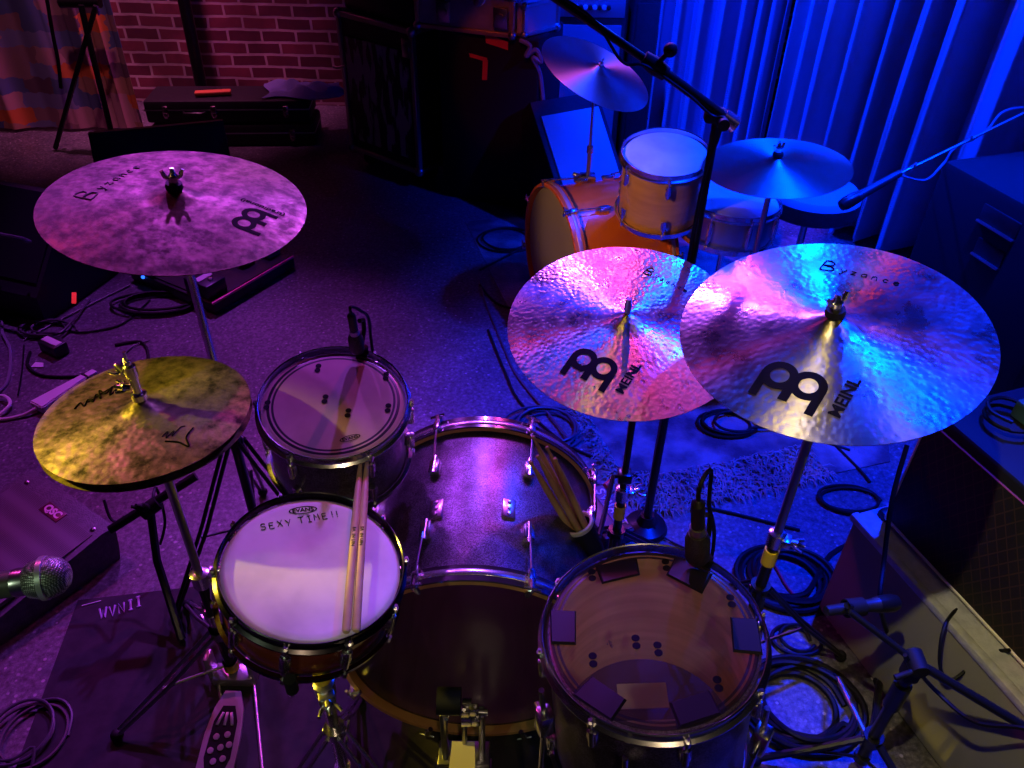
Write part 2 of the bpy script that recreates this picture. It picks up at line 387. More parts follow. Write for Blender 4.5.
# ---------------- snare, rack tom, floor tom
def offs(c, n, k):   # slide a disc along its sight line, keeping its look
    return CP + (Vector(c) - CP) * k
sn_head = head_mat('coated_white_head', (.86, .85, .86), 1, .6)
SM = fr(offs((-.381, 1.013, .587), 0, .9), (.206, -.045, .978))
snare, snh = drum('snare_drum', 'snare drum with white coated head and dark red shell, two sticks on it', 'drum', SM, .186 * .9, .125, burst, sn_head, 10, a0=.25, long_lug=False, hoopm=mat('dark_chrome', (.16, .15, .17), .18, 1))
def onhead(M, cx, cy, ang, z=-.0088):
    ca, sa = math.cos(ang), math.sin(ang)
    return lambda x, y: M @ Vector((cx + x * ca - y * sa, cy + x * sa + y * ca, z))
def px_on(M, px, py, z=-.0088):
    """where a sight line meets the head plane of drum frame M"""
    n = Vector(M.col[2][:3]); o = M @ Vector((0, 0, z)); d = ray(px, py, z=1) - CP
    return M.inverted() @ (CP + d * ((o - CP).dot(n) / d.dot(n)))
def oval_logo(M, parent, px, py, px2, py2, w, txt='EVANS', filled=False, m=ink):
    a = px_on(M, px, py); c2 = px_on(M, px2, py2); ang = math.atan2(c2.y - a.y, c2.x - a.x)
    b = BM(); pl = onhead(M, a.x, a.y, ang)
    n = 40
    for k in range(n):
        t0, t1 = 2 * PI * k / n, 2 * PI * (k + 1) / n
        q = []
        for tt, s in ((t0, 1), (t1, 1), (t1, .9 if not filled else .9), (t0, .9)):
            q.append(b.verts.new(pl(w / 2 * math.cos(tt) * s, w * .17 * math.sin(tt) * (s if s == 1 else .8))))
        b.faces.new(q)
    text_mesh(txt, w * .24, pl, b, bold=w * .006, sx=1.05)
    text_mesh('COATED' if not filled else 'USA', w * .09, lambda x, y: pl(x, y - w * .23), b)
    o = build('maker_logo', b, m, parent, smooth=False)
oval_logo(SM, snh, 303, 510, 330, 507, .052)
b = BM(); a = px_on(SM, 261, 530); e = px_on(SM, 338, 516); ang = math.atan2(e.y - a.y, e.x - a.x)
wd = math.hypot(e.x - a.x, e.y - a.y)
write_strokes(b, 'SEXY TIME!!', wd / 14.2, .0135, wd / 14.2 * .5, .0008, onhead(SM, a.x, a.y, ang, -.0086), .12)
build('handwriting', b, ink, snh)
tom_head = head_mat('clear_tom_head', (.62, .44, .42), .72, .3, rings=[(.795, .825), (.85, .89)], R=.152)
RM = fr(offs((-.396, 1.376, .701), 0, .925), (.066, -.18, .981))
rack, rkh = drum('rack_tom', 'small black rack tom above the bass drum, clear head with dark rings', 'drum', RM, .1725 * .925, .2, blackwrap, tom_head, 6, a0=.1)
oval_logo(RM, rkh, 350, 438, 372, 432, .042, filled=True)
def smudges(M, parent, lst, name='head_mark', r=.0062, m=None):
    for px, py in lst:
        b = BM(); a = px_on(M, px, py)
        for k in (-1, 1):
            Mx = M @ Matrix.Translation((a.x, a.y + k * r * 1.05, -.009)) 
            lathe(b, [(0, .0006), (r, .0006)], Mx, 14)
        build(name, b, m or ink, parent)
grey_ink = mat('faded_grey_print', (.012, .01, .02), .9, Specular_IOR_Level=.1)
smudges(RM, rkh, [(318, 368), (325, 399), (386, 376), (388, 408), (267, 405), (348, 413)], m=grey_ink)
FM = fr(offs((.266, .879, .582), 0, .92), (-.096, .004, .995))
ft_head = head_mat('clear_floor_tom_head', (.4, .27, .2), .12, .3, rings=[(.84, .865), (.885, .92)], R=.188)
ftom, fth = drum('floor_tom', 'black floor tom with clear head carrying dark gel pads', 'drum', FM, .211 * .92, .36, blackwrap, ft_head, 8, a0=.15, botm=head_mat('smoky_bottom_film', (.012, .012, .016), .95, .5))
smudges(FM, fth, [(592, 575), (666, 565), (636, 642), (658, 649), (731, 601), (593, 660), (718, 684)], m=grey_ink, r=.007)
pad_m = mat('dark_gel_pad', (.012, .011, .022), .5, Specular_IOR_Level=.3)
for i, (q, h) in enumerate([((595, 566, 637, 558, 640, 575, 602, 584), 0), ((675, 557, 713, 574, 702, 594, 666, 575), 0), ((730, 617, 757, 619, 763, 655, 733, 652), 0), ((550, 610, 576, 611, 576, 645, 551, 644), 0), ((592, 676, 627, 700, 612, 722, 572, 695), 0), ((669, 703, 709, 690, 722, 714, 679, 728), 0)]):
    b = BM(); pts = [px_on(FM, q[2 * k], q[2 * k + 1]) for k in range(4)]
    c = sum(pts, Vector()) / 4
    g = BM()
    lo = [g.verts.new(Vector((p.x, p.y, -.0092))) for p in pts]; hi = [g.verts.new(Vector((c.x + (p.x - c.x) * .9, c.y + (p.y - c.y) * .9, -.0055))) for p in pts]
    g.faces.new(lo[::-1]); g.faces.new(hi)
    for k in range(4): g.faces.new((lo[k], lo[(k + 1) % 4], hi[(k + 1) % 4], hi[k]))
    g.transform(FM)
    o = build('gel_pad', g, pad_m, loc=FM @ Matrix.Translation(c))
    w = ['at its top left beside two dots', 'at its top right under the microphone', 'at its right edge', 'at its left edge', 'at its bottom left', 'at its bottom right'][i]
    tag(o, 'dark square gel pad on the floor tom head ' + w, 'gel pad', 'gel pads on the floor tom head')
# paper label inside the floor tom, on the bottom head
b = BM(); box(b, FM @ Matrix.Translation((0, .085, -.345)), (.10, .055, .002)); build('paper_label', b, mat('paper_label', (.55, .55, .5), .6), ftom)
b = BM(); box(b, FM @ Matrix.Translation((0, .012, -.345)), (.115, .04, .002)); build('paper_label', b, MATS['paper_label'], ftom)
# floor tom legs
for px, py in ((551, 705), (632, 745), (752, 720)):
    a = px_on(FM, px, py, -.1); ang = math.atan2(a.y, a.x); rr = .211 * .92 + .012
    p = FM @ Vector((rr * math.cos(ang), rr * math.sin(ang), -.14)); top = FM @ Vector((rr * math.cos(ang), rr * math.sin(ang), -.045))
    out = Vector((math.cos(ang), math.sin(ang), 0))
    b = BM(); tube(b, [top, p, Vector((p.x, p.y, .22)), Vector((p.x, p.y, 0.2)) + out * .015 - Vector((0, 0, .05)), Vector((p.x, p.y, .012)) + out * .04], .005, 10)
    lg = build('leg', b, chrome, ftom)
    b = BM(); box(b, fr(p, out, x=(0, 0, 1)), (.06, .032, .028), .006); cyl(b, p, p + out.cross(Vector((0, 0, 1))) * .035, .006); build('leg_bracket', b, chrome, lg)
    b = BM(); sphere(b, Vector((p.x, p.y, .014)) + out * .04, .014); build('rubber_foot', b, rubber, lg)
# ---------------- cymbals
def cymbal(name, label, c, n, dia, m, bell_r=.24, bow=.022, bh=.016, group=None, flip=1, under=False):
    R = dia / 2; M = fr(c, n)
    t = thing(name, label, 'cymbal', M, group)
    rb = R * bell_r
    def zs(r):
        if r >= rb:
            q = (r - rb) / (R - rb); return bow * (1 - q ** 1.5)
        return bow + bh * (1 + math.cos(PI * r / rb)) / 2
    rs = [.006] + [rb * k / 7 for k in range(1, 7)] + [rb * .97, rb, rb * 1.03] + [rb * 1.03 + (R - rb * 1.03) * k / 20 for k in range(1, 21)]
    top = [(r, zs(r) * flip) for r in rs]; bot = [(r, (zs(r) * flip) - .0013) for r in reversed(rs)]
    b = BM(); lathe(b, top + bot, M, 128, closed=True)
    disc = build('cymbal_plate', b, m, t, angle=60)
    def place(phi, r0, rot, dz=.0007):
        cx, cy = r0 * R * math.cos(phi), r0 * R * math.sin(phi); ca, sa = math.cos(rot), math.sin(rot)
        def f(x, y):
            X, Y = cx + x * ca - y * sa, cy + x * sa + y * ca
            return M @ Vector((X, Y, zs(math.hypot(X, Y)) * flip + dz))
        return f
    return t, disc, M, place, zs
def maker_mark(disc, place, phi, r0, s, text=True, small=None):
    """two stacked rings with three tails, tails pointing to the edge"""
    f = place(phi, r0, phi + PI)
    b = BM(); Ro, Ri = .56 * s, .29 * s
    for v in (-.46 * s, .46 * s):
        n = 32
        for k in range(n):
            a0, a1 = 2 * PI * k / n, 2 * PI * (k + 1) / n
            b.faces.new([b.verts.new(f(q * math.cos(a), v + q * math.sin(a))) for q, a in ((Ri, a0), (Ro, a0), (Ro, a1), (Ri, a1))])
    for v, w, u1, u0_ in ((.89 * s, .27 * s, -1.0 * s, .0), (0, .3 * s, -.85 * s, -.2 * s), (-.89 * s, .27 * s, -1.0 * s, 0)):
        for k in range(6):
            ua, ub = u0_ + (u1 - u0_) * k / 6, u0_ + (u1 - u0_) * (k + 1) / 6
            b.faces.new([b.verts.new(f(a_, v + w / 2 * sg)) for a_, sg in ((ua, -1), (ub, -1), (ub, 1), (ua, 1))])
    build('maker_mark', b, ink, disc, smooth=False)
    if text:
        b = BM(); text_mesh('MEINL', s * .52, lambda x, y: f(x + .1 * s, y - 1.55 * s), b, bold=s * .012, sx=1.1); build('lettering', b, ink, disc, smooth=False)
    if small:
        b = BM(); text_mesh(small, s * .4, lambda x, y: f(x, y - 1.35 * s), b, bold=s * .01, sx=1.2); build('lettering', b, ink, disc, smooth=False)
def byzance(disc, place, phi, r0, w, fade=ink):
    f = place(phi, r0, phi - PI / 2)
    b = BM(); write_strokes(b, 'B', w * .2, w * .24, 0, w * .009, lambda x, y: f(x - w * .5, y - w * .1), 0)
    write_strokes(b, 'yzance', w * .085, w * .13, w * .045, w * .006, lambda x, y: f(x - w * .24, y - w * .07), 0)
    build('lettering', b, fade, disc)
rad = math.radians
fade_ink = mat('rubbed_grey_ink', (.05, .035, .05), .6)
t1, d1, M1, p1, z1 = cymbal('ride_cymbal', 'brown raw ride cymbal at upper left on a straight stand', (-.684, 1.485, 1.107), (.128, -.033, .991), .508, cy_raw)
maker_mark(d1, p1, rad(-13), .62, .042, False, '(traditional)'); byzance(d1, p1, rad(165), .58, .17, fade_ink)
t2, d2, M2, p2, z2 = cymbal('crash_cymbal', 'hammered bronze crash cymbal in the middle, half behind the rightmost cymbal', offs((.217, 1.286, .973), 0, 1.09), (-.046, -.221, .974), .498, cy_hammer)
maker_mark(d2, p2, rad(238), .56, .049); byzance(d2, p2, rad(52), .62, .11)
t3, d3, M3, p3, z3 = cymbal('crash_cymbal', 'biggest nearest bronze cymbal at right, lit blue', (.544, 1.139, 1.068), (-.156, -.121, .98), .508, cy_right)
maker_mark(d3, p3, rad(233), .60, .052); byzance(d3, p3, rad(58), .60, .14)
HC, HN = Vector((-.681, 1.131, .852)), Vector((-.017, .023, 1))
t4, d4, M4, p4, z4 = cymbal('hi_hat_cymbal', 'upper mottled dark hi-hat cymbal at left', HC + Vector((0, 0, .006)), HN, .378, cy_dark, bow=.016, bh=.018, group=None)
t5, d5, M5, p5, z5 = cymbal('hi_hat_cymbal', 'lower hi-hat cymbal showing only as rim under the mottled one', HC - Vector((0, 0, .012)), HN, .378, cy_dark, bow=.014, bh=.016, flip=-1)
# scrawled signature marks on the hi-hat
def scrawl(pts, r, nm='scrawl'):
    b = BM(); q = []
    inv = M4.inverted()
    for px, py in pts:
        a = px_on(M4, px, py, .012); q.append(a)
    q = spline(q, 5)
    tube(b, [M4 @ Vector((a.x, a.y, z4(math.hypot(a.x, a.y)) + .0008)) for a in q], r, 5)
    build(nm, b, ink, d4)
scrawl([(74, 408), (80, 402), (84, 406), (88, 399), (93, 402), (96, 394), (101, 399), (99, 390), (106, 394), (112, 387), (110, 396), (117, 390), (123, 384)], .0016)
scrawl([(88, 402), (97, 397), (104, 392), (116, 385), (122, 381)], .001)
scrawl([(165, 441), (178, 441), (188, 444), (186, 436), (193, 427)], .0016)
scrawl([(162, 437), (168, 432), (166, 438), (174, 431), (172, 436), (180, 428), (185, 426)], .0009)
# ---------------- cymbal stands
def legs_tripod(t, x, y, h, spread, rot, m, dbl=True, r=.007, n=3):
    for k in range(n):
        a = rot + 2 * PI * k / n; o = Vector((math.cos(a), math.sin(a), 0)); s = Vector((-o.y, o.x, 0)) * .011
        p = Vector((x, y, h)); e = Vector((x, y, .02)) + o * spread
        b = BM()
        for q in ((-1, 1) if dbl else (0,)):
            tube(b, [p + o * .02 + s * q, p + (e - p) * .5 + s * q * 1.1, e + s * q * .5], r * (.75 if dbl else 1), 8)
        tube(b, [Vector((x, y, h * .35)) + o * .015, p + (e - p) * .55], .004, 6)
        lg = build('leg', b, m, t)
        b = BM(); sphere(b, e - Vector((0, 0, .004)), .015, (1, 1, 1.0)); build('rubber_foot', b, rubber, lg)
    b = BM(); lathe(b, [(0, -.015), (.02, -.015), (.022, .015), (0, .015)], Matrix.Translation((x, y, h)), 16); box(b, Matrix.Translation((x, y, h)), (.05, .014, .02), .004); build('leg_collar', b, m, t)
    b = BM(); lathe(b, [(0, -.01), (.018, -.01), (.018, .01), (0, .01)], Matrix.Translation((x, y, h * .35)), 16)
    build('leg_collar', b, m, t)
def clamp(t, p, m, s=1.0, wing=0.0, name='height_clamp'):
    b = BM(); lathe(b, [(.009, -.022), (.018 * s, -.02), (.019 * s, .018), (.012, .022), (0, .022)], Matrix.Translation(p), 16)
    d = Vector((math.cos(wing), math.sin(wing), 0))
    box(b, fr(Vector(p) + d * .022, d), (.03 * s, .022 * s, .02 * s), .004)
    c = build(name, b, m, t)
    b = BM(); wing_nut(b, fr(Vector(p) + d * .03, d), 1.0 * s); build('wing_bolt', b, chrome, c)
def cymbal_stand(label, base, cyM, zs, ztop_rel, m_low, m_up, clamp_z=None, yellow_z=None, rot=.3, spread=.3, lh=.36, wing=0.0, top_r=.0065, low_r=.0125, topnut=True):
    x, y = base; t = thing('cymbal_stand', label, 'stand', (x, y, 0))
    apex = cyM @ Vector((0, 0, zs(0) )); n = Vector(cyM.col[2][:3])
    und = apex - n * .05
    cz = clamp_z or .6
    b = BM(); cyl(b, (x, y, .06), (x, y, cz), low_r, 16); build('lower_tube', b, m_low, t)
    piv = Vector((x, y, und.z - .03))
    b = BM(); cyl(b, (x, y, cz - .01), piv, low_r * .76, 16); build('upper_tube', b, m_up, t)
    clamp(t, (x, y, cz), chrome, 1, wing)
    if yellow_z:
        b = BM(); lathe(b, [(low_r, -.022), (low_r + .0035, -.022), (low_r + .0035, .022), (low_r, .022)], Matrix.Translation((x, y, yellow_z)), 18, closed=True); build('memory_lock', b, yellow, t)
    b = BM(); sphere(b, piv, .014); cyl(b, piv, und, .007, 10); cyl(b, piv + Vector((-.02, 0, 0)), piv + Vector((.02, 0, 0)), .007, 10); build('tilter', b, m_up, t)
    b = BM(); cyl(b, und, apex + n * ztop_rel, .0038, 10); build('threaded_rod', b, m_up, t)
    b = BM(); lathe(b, [(0, 0), (.016, 0), (.017, .004), (.016, .010), (0, .010)], fr(apex - n * .014, n), 20); build('felt_washer', b, rubber, t)
    if topnut:
        b = BM(); lathe(b, [(0, 0), (.0165, 0), (.017, .005), (.0155, .012), (0, .012)], fr(apex + n * .0015, n), 20); build('felt_washer', b, rubber, t)
        b = BM(); wing_nut(b, fr(apex + n * .0135, n, spin=.5), 1.05); build('wing_nut', b, chrome, t)
    else:
        b = BM(); lathe(b, [(0, 0), (.007, 0), (.0075, .02), (.005, .04), (0, .04)], fr(apex + n * .002, n), 14); build('sleeve', b, dullchrome, t)
    legs_tripod(t, x, y, lh, spread, rot, m_low)
    return t
p = ray(197, 290, Y=1.485)
cymbal_stand('black and chrome stand rising behind the hi-hats to the brown ride', (M1.translation.x - .012, 1.49), M1, z1, .024, blackmetal, chrome, .62, None, rot=1.85, spread=.27, lh=.47)
pc = ray(622, 493, Y=1.43); py_ = ray(621, 511, Y=1.43)
cymbal_stand('cymbal stand with yellow lock holding up the middle crash', (pc.x, 1.43), M2, z2, .03, blackmetal, blackmetal, pc.z, py_.z, rot=.35, wing=.2, lh=.22, spread=.25, topnut=False, low_r=.0115)
pc = ray(776, 538, Y=1.15); py_ = ray(772, 556, Y=1.15)
cymbal_stand('cymbal stand with yellow lock holding up the biggest right cymbal', (pc.x, 1.15), M3, z3, .024, blackmetal, dullchrome, pc.z, py_.z, rot=.2, wing=-.4, low_r=.0125)
# ---------------- hi-hat stand
ap = M4 @ Vector((0, 0, z4(0))); hb = Vector((ap.x + .005, ap.y - .015, 0))
hs = thing('hi_hat_stand', 'hi-hat stand with pedal carrying the mottled cymbals', 'stand', (hb.x, hb.y, 0))
b = BM(); cyl(b, ap - HN * .1, ap + HN * .105, .0032, 10); build('pull_rod', b, chrome, hs)
b = BM(); lathe(b, [(0, .002), (.014, .002), (.014, .014), (.008, .016), (.0085, .05), (.011, .052), (.011, .075), (.006, .078), (.006, .085), (0, .085)], fr(ap, HN), 16)
for k in (0, 1): wing_nut(b, fr(ap + HN * (.03 + .033 * k) + Vector((-.009, -.004, 0)), (-1, -.3 + k, .3)), .9)
build('clutch', b, chrome, hs)
b = BM(); lathe(b, [(0, 0), (.024, 0), (.024, .006), (.018, .01), (0, .01)], fr(ap - HN * .075, HN), 20); build('hi_hat_seat', b, rubber, hs)
cz = ray(186, 578, Y=hb.y).z
low = Vector((hb.x, hb.y, .04)); 
b = BM(); cyl(b, (hb.x, hb.y, cz), ap - HN * .075, .0095, 14); build('upper_tube', b, dullchrome, hs)
b = BM(); cyl(b, low, (hb.x, hb.y, cz), .0135, 16); build('lower_tube', b, blackmetal, hs)
clamp(hs, (hb.x, hb.y, cz), chrome, 1.1, .6); clamp(hs, (hb.x, hb.y, cz - .14), chrome, .9, 2.4, 'leg_clamp')
legs_tripod(hs, hb.x, hb.y, .2, .28, 3.75, dullchrome, True, .0065, 1)
legs_tripod(hs, hb.x, hb.y, .2, .28, 2.3, dullchrome, True, .0065, 1)
b = BM(); lathe(b, [(.0136, -.014), (.018, -.014), (.018, .014), (.0136, .014)], Matrix.Translation((hb.x, hb.y, ray(222, 664, Y=hb.y).z)), 16, closed=True); build('memory_lock', b, yellow, hs)
# pedal board
pA = ray(234, 692, h=.07); pB = ray(252, 812, h=.02)
dr = (pB - pA).normalized(); Mp = fr(pA, dr.cross(Vector((1, 0, 0))) * -1, x=(1, 0, 0))
if Mp.col[2][2] < 0: Mp = Mp @ Matrix.Rotation(PI, 4, 'X')
ped_m = mat('cast_pedal_metal', (.5, .46, .5), .35, .8)
yv = Vector(Mp.col[1][:3]); sg = 1 if yv.y < 0 else -1   # towards the player
b = BM(); prism(b, [(-.018, .0), (.018, 0), (.034, sg * .04), (.042, sg * .10), (.042, sg * .30), (-.042, sg * .30), (-.042, sg * .10), (-.034, sg * .04)], Mp, .008)
fb = build('footboard', b, ped_m, hs, smooth=False)
b = BM(); prism(b, [(-.014, sg * .035), (.014, sg * .035), (.027, sg * .07), (.03, sg * .15), (.022, sg * .175), (-.022, sg * .175), (-.03, sg * .15), (-.027, sg * .07)], Mp @ Matrix.Translation((0, 0, .008)), .0012)
build('footboard_panel', b, blackmetal, fb, smooth=False)
b = BM()
for (u, v) in ((-.012, .105), (.012, .1), (-.018, .135), (.003, .128), (.021, .122), (-.006, .158), (.014, .152)): lathe(b, [(0, .012), (.0072, .0115), (.0072, .008)], Mp @ Matrix.Translation((u, sg * v, 0)), 14)
for u in (-.012, 0, .012): box(b, Mp @ Matrix.Translation((u * 1.1, sg * .065, .010)) @ Matrix.Rotation(-u * 25 * sg, 4, 'Z'), (.007, .03, .004), .001)
build('grip_studs', b, ped_m, fb)
b = BM(); box(b, Matrix.Translation((hb.x, hb.y, .02)), (.10, .05, .03), .006); 
for k in (-1, 1): box(b, Matrix.Translation((hb.x + k * .05, hb.y, .055)), (.014, .035, .10), .004)
tube(b, [(hb.x - .045, hb.y, .01), (pB.x - .03, pB.y, .008)], .004); tube(b, [(hb.x + .045, hb.y, .01), (pB.x + .03, pB.y, .008)], .004)
build('pedal_frame', b, ped_m, hs)
b = BM(); box(b, Matrix.Translation((pB.x, pB.y - .02, .012)), (.09, .08, .022), .005); build('heel_plate', b, ped_m, hs)
la_ = thing('microphone_stand', 'low black boom and leg on the floor under the hi-hats', 'stand', ray(187, 645, h=0))
j_ = ray(150, 508, h=.28); b = BM(); cyl(b, ray(110, 530, h=.25), ray(196, 476, h=.33), .012); build('boom', b, blackmetal, la_)
b = BM(); tube(b, [j_, ray(157, 560, h=.14), ray(182, 640, h=.014)], .011); build('post', b, blackmetal, la_)
b = BM(); lathe(b, [(0, -.03), (.02, -.025), (.02, .025), (0, .03)], fr(j_, ray(196, 476, h=.33) - j_), 16); wing_nut(b, fr(j_ + Vector((0, -.01, .01)), (-.5, -.5, .8)), 1.2); build('clutch', b, rubber, la_)
b = BM(); tube(b, spline([ray(104, 500, h=.24), ray(112, 520, h=.2), ray(128, 520, h=.2), ray(150, 505, h=.25), ray(156, 488, h=.25), ray(165, 520, h=.15), ray(160, 545, h=.1)], 6), .004, 6); tag(build('microphone_cable', b, cable_m, loc=j_), 'black cable looping around the low boom under the hi-hats', 'cable')
# ---------------- snare stand
sb = SM @ Vector((0, 0, -.14)); sb = Vector((sb.x + .02, sb.y - .06, 0))
ss = thing('snare_stand', 'chrome stand with yellow lock under the snare drum', 'stand', (sb.x, sb.y, 0))
b = BM(); cyl(b, (sb.x, sb.y, .04), (sb.x, sb.y, .40), .0125, 16); build('lower_tube', b, chrome, ss)
b = BM(); cyl(b, (sb.x, sb.y, .39), (sb.x, sb.y, .535), .010, 16); build('upper_tube', b, chrome, ss)
clamp(ss, (sb.x, sb.y, .40), dullchrome, 1.1, -1.2)
b = BM(); lathe(b, [(.0126, -.02), (.0165, -.02), (.0165, .02), (.0126, .02)], Matrix.Translation((sb.x, sb.y, .45)), 16, closed=True); build('memory_lock', b, yellow, ss)
for k in range(3):
    a = 2 * PI * k / 3 + .55; rr = .172
    q = SM @ Vector((rr * math.cos(a), rr * math.sin(a), -.128)); q2 = SM @ Vector((rr * 1.06 * math.cos(a), rr * 1.06 * math.sin(a), -.085))
    m_ = SM @ Vector((rr * .5 * math.cos(a), rr * .5 * math.sin(a), -.165))
    b = BM(); tube(b, [(sb.x, sb.y, .53), m_, q + Vector((0, 0, -.012)), q2], .006, 8); ar = build('basket_arm', b, chrome, ss)
    b = BM(); cyl(b, q2 - Vector((0, 0, .02)), q2 + Vector((0, 0, .012)), .011, 10); build('rubber_grip', b, rubber, ar)
legs_tripod(ss, sb.x, sb.y, .24, .2, -.5, chrome, True, .0065)
# ---------------- kick pedal
kx = ray(462, 700, Y=.93).x
kp = thing('kick_pedal', 'bass drum pedal with black beater clamped to the wooden hoop', 'pedal', (kx, .9, 0))
b = BM()
for k in (-1, 1): box(b, Matrix.Translation((kx + k * .042, .925, .11)), (.014, .028, .2), .004)
cyl(b, (kx - .055, .925, .205), (kx + .055, .925, .205), .008, 14); box(b, Matrix.Translation((kx, .93, .012)), (.12, .06, .02), .004)
build('pedal_frame', b, dullchrome, kp)
b = BM(); cyl(b, (kx - .028, .925, .205), (kx - .03, .885, .245), .004, 10); hd = build('beater_shaft', b, chrome, kp)
bc = ray(387, 0, Y=.9); bc = ray(449, 701, Y=.885)
b = BM(); cyl(b, (bc.x - .024, .885, bc.z), (bc.x + .024, .885, bc.z), .027, 24); bmesh.ops.bevel(b, geom=[e for e in b.edges if e.calc_length() < .0075 and len(e.link_faces) == 2 and e.calc_face_angle(0) > 1], offset=.004, segments=2, affect='EDGES'); build('beater', b, rubber, hd)
b = BM(); tube(b, [(bc.x, .885, bc.z), (kx - .01, .925, .205)], .004, 8); build('beater_rod', b, chrome, hd)
b = BM(); lathe(b, [(0, -.01), (.03, -.01), (.03, .01), (0, .01)], fr((kx + .01, .925, .205), (1, 0, 0)), 20)
for dx, dz in ((.0, .03), (.018, .035), (.022, -.005)): box(b, Matrix.Translation((kx + .008 + dx, .91, .205 + dz)), (.02, .02, .022), .003)
wing_nut(b, fr((kx + .0, .905, .25), (-.5, -.6, 1)), 1.1); build('cam', b, chrome, kp)
b = BM(); Mk = fr((kx + .005, .905, .115), (0, -.28, 1), x=(1, 0, 0))
prism(b, [(-.028, 0), (.022, 0), (.04, -.29), (-.045, -.29)], Mk, .008); fbk = build('footboard', b, mat('pale_pedal_plate', (.62, .56, .46), .5, .2), kp, smooth=False)
b = BM(); tube(b, [(kx + .005, .918, .2), (kx + .005, .9, .122)], .006, 6); build('chain', b, dullchrome, kp)
b = BM(); prism(b, [(-.05, -.26), (.05, -.26), (.055, -.36), (-.055, -.36)], Matrix.Translation((kx + .0, .905, .003)), .03)
build('heel_plate', b, dullchrome, kp, smooth=False)
b = BM(); box(b, Matrix.Translation((kx + .0, .78, .006)), (.13, .29, .006), .002); build('base_plate', b, dullchrome, kp)
# ---------------- sticks
def stick(label, a, c, m, group=None, r=.0072):
    a, c = Vector(a), Vector(c); d = (c - a).normalized(); Ln = (c - a).length
    b = BM(); lathe(b, [(0, 0), (r * .7, .001), (r, .005), (r, Ln * .72), (r * .75, Ln * .85), (r * .42, Ln - .016), (r * .4, Ln - .012), (r * .62, Ln - .007), (r * .5, Ln - .002), (0, Ln)], fr(a, d), 14)
    o = build('drumstick', b, m, loc=Matrix.Translation(a))
    tag(o, label, 'drumstick', group); return o
for i, (bx, by, tx, ty, lab) in enumerate([(346, 633, 362, 443, 'left of two pale drumsticks lying across the white snare head'), (356, 632, 368, 443, 'right of two pale drumsticks lying across the white snare head')]):
    a = px_on(SM, bx, by, .009); e = px_on(SM, tx, ty, .012)
    A = SM @ a; dd = (SM @ e - A).normalized()
    o = stick(lab, A, A + dd * .40, stickwood, 'drumsticks on the snare head')
    b = BM(); xx = dd.cross(Vector((0, 0, 1))).normalized(); nn = xx.cross(dd)
    text_mesh('5A  IN UIN', .009, lambda x, y, A=A, dd=dd, xx=xx, nn=nn: A + dd * (.19 - x) + xx * (y * .9) + nn * math.sqrt(max(0, .0078 ** 2 - (y * .9) ** 2)), b, bold=.0002)
    build('print', b, ink, o, smooth=False)
# stick holder with old sticks
hc = ray(578, 524, z=1.80); hd_ = (ray(545, 440, z=1.80) - hc)
ax2 = Vector((-.17, .12, .95)).normalized()
p_top = ray(541, 449, z=1.68)
ax2 = (p_top - hc).normalized()
sh = thing('stick_holder', 'round black stick holder with pale rim beside the bass drum', 'stick holder', hc)
b = BM(); lathe(b, [(.034, 0), (.030, -.10), (0, -.10), (0, -.097), (.027, -.097), (.031, 0)], fr(hc, ax2), 28, closed=False); build('cup', b, rubber, sh)
b = BM(); torus(b, .0325, .0042, fr(hc, ax2), 32, 8, 1.6); build('rim', b, mat('pale_rubber', (.5, .45, .38), .5), sh)
pc = Vector(MATS and (0, 0, 0)); st_x = ray(622, 493, Y=1.43)
b = BM(); tube(b, [hc - ax2 * .05 + Vector((.03, 0, 0)), Vector((st_x.x - .03, 1.42, hc.z - .04)), Vector((st_x.x, 1.43, hc.z - .045))], .006, 8); box(b, Matrix.Translation((st_x.x, 1.43, hc.z - .045)), (.035, .035, .03), .005); build('clamp_arm', b, blackmetal, sh)
Mh = fr(hc, ax2)
for i, (ox, oy, tx, ty, ln, lab) in enumerate([(-.018, -.006, -.034, .0, .21, 'leftmost'), (-.004, .010, -.012, .03, .25, 'tallest rear'), (.002, -.012, -.014, .0, .22, 'front middle'), (.014, .004, .008, .02, .22, 'second from right'), (.016, -.008, .018, .0, .2, 'rightmost')]):
    a = Mh @ Vector((ox * .8, oy * .8, -.09)); c = Mh @ Vector((tx, ty, ln))
    stick(lab + ' worn drumstick standing in the stick holder', a, c, oldstick, 'worn sticks in the stick holder', .0078)
# ---------------------------------------------------------------- kit 2
whitehead = head_mat('white_back_head', (.8, .8, .82), 1, .5)
cream_head = mat('cream_front_head', (.26, .23, .2), .5)
p0 = ray(553, 189, h=.58); f0 = Vector((p0.x + .005, p0.y + .0, .295)); ax0 = Vector((.94, .34, 0)).normalized()
k2b, Mb2, Rb2 = bass_drum('bass_drum', 'orange lacquered bass drum of the far kit with cream front head', f0, ax0, .285, .40, orangelac, [orangelac, orangelac], cream_head, cream_head, mat('pale_hoop_inlay', (.6, .35, .3), .3, .3), chrome, 8, PI / 8 + .1)
tc = offs((.549, 2.852, .703), 0, .9)
TM2 = fr(tc, (-.038, -.179, .983))
k2t, h_ = drum('rack_tom', 'honey maple rack tom of the far kit, its white head lit blue', 'drum', TM2, .155, .25, maple, whitehead, 6, a0=.5)
s2 = ray(733, 196, z=2.88)
k2s, h_ = drum('snare_drum', 'silver metal snare drum between the maple tom and the far cymbal stand', 'drum', fr(s2, (.03, -.02, 1)), .18, .15, mat('silver_shell', (.55, .55, .5), .3, .9), whitehead, 8, a0=.2, long_lug=True)
sx, sy = s2.x, s2.y
st2 = thing('snare_stand', 'chrome tripod stand under the silver far snare', 'stand', (sx, sy, 0))
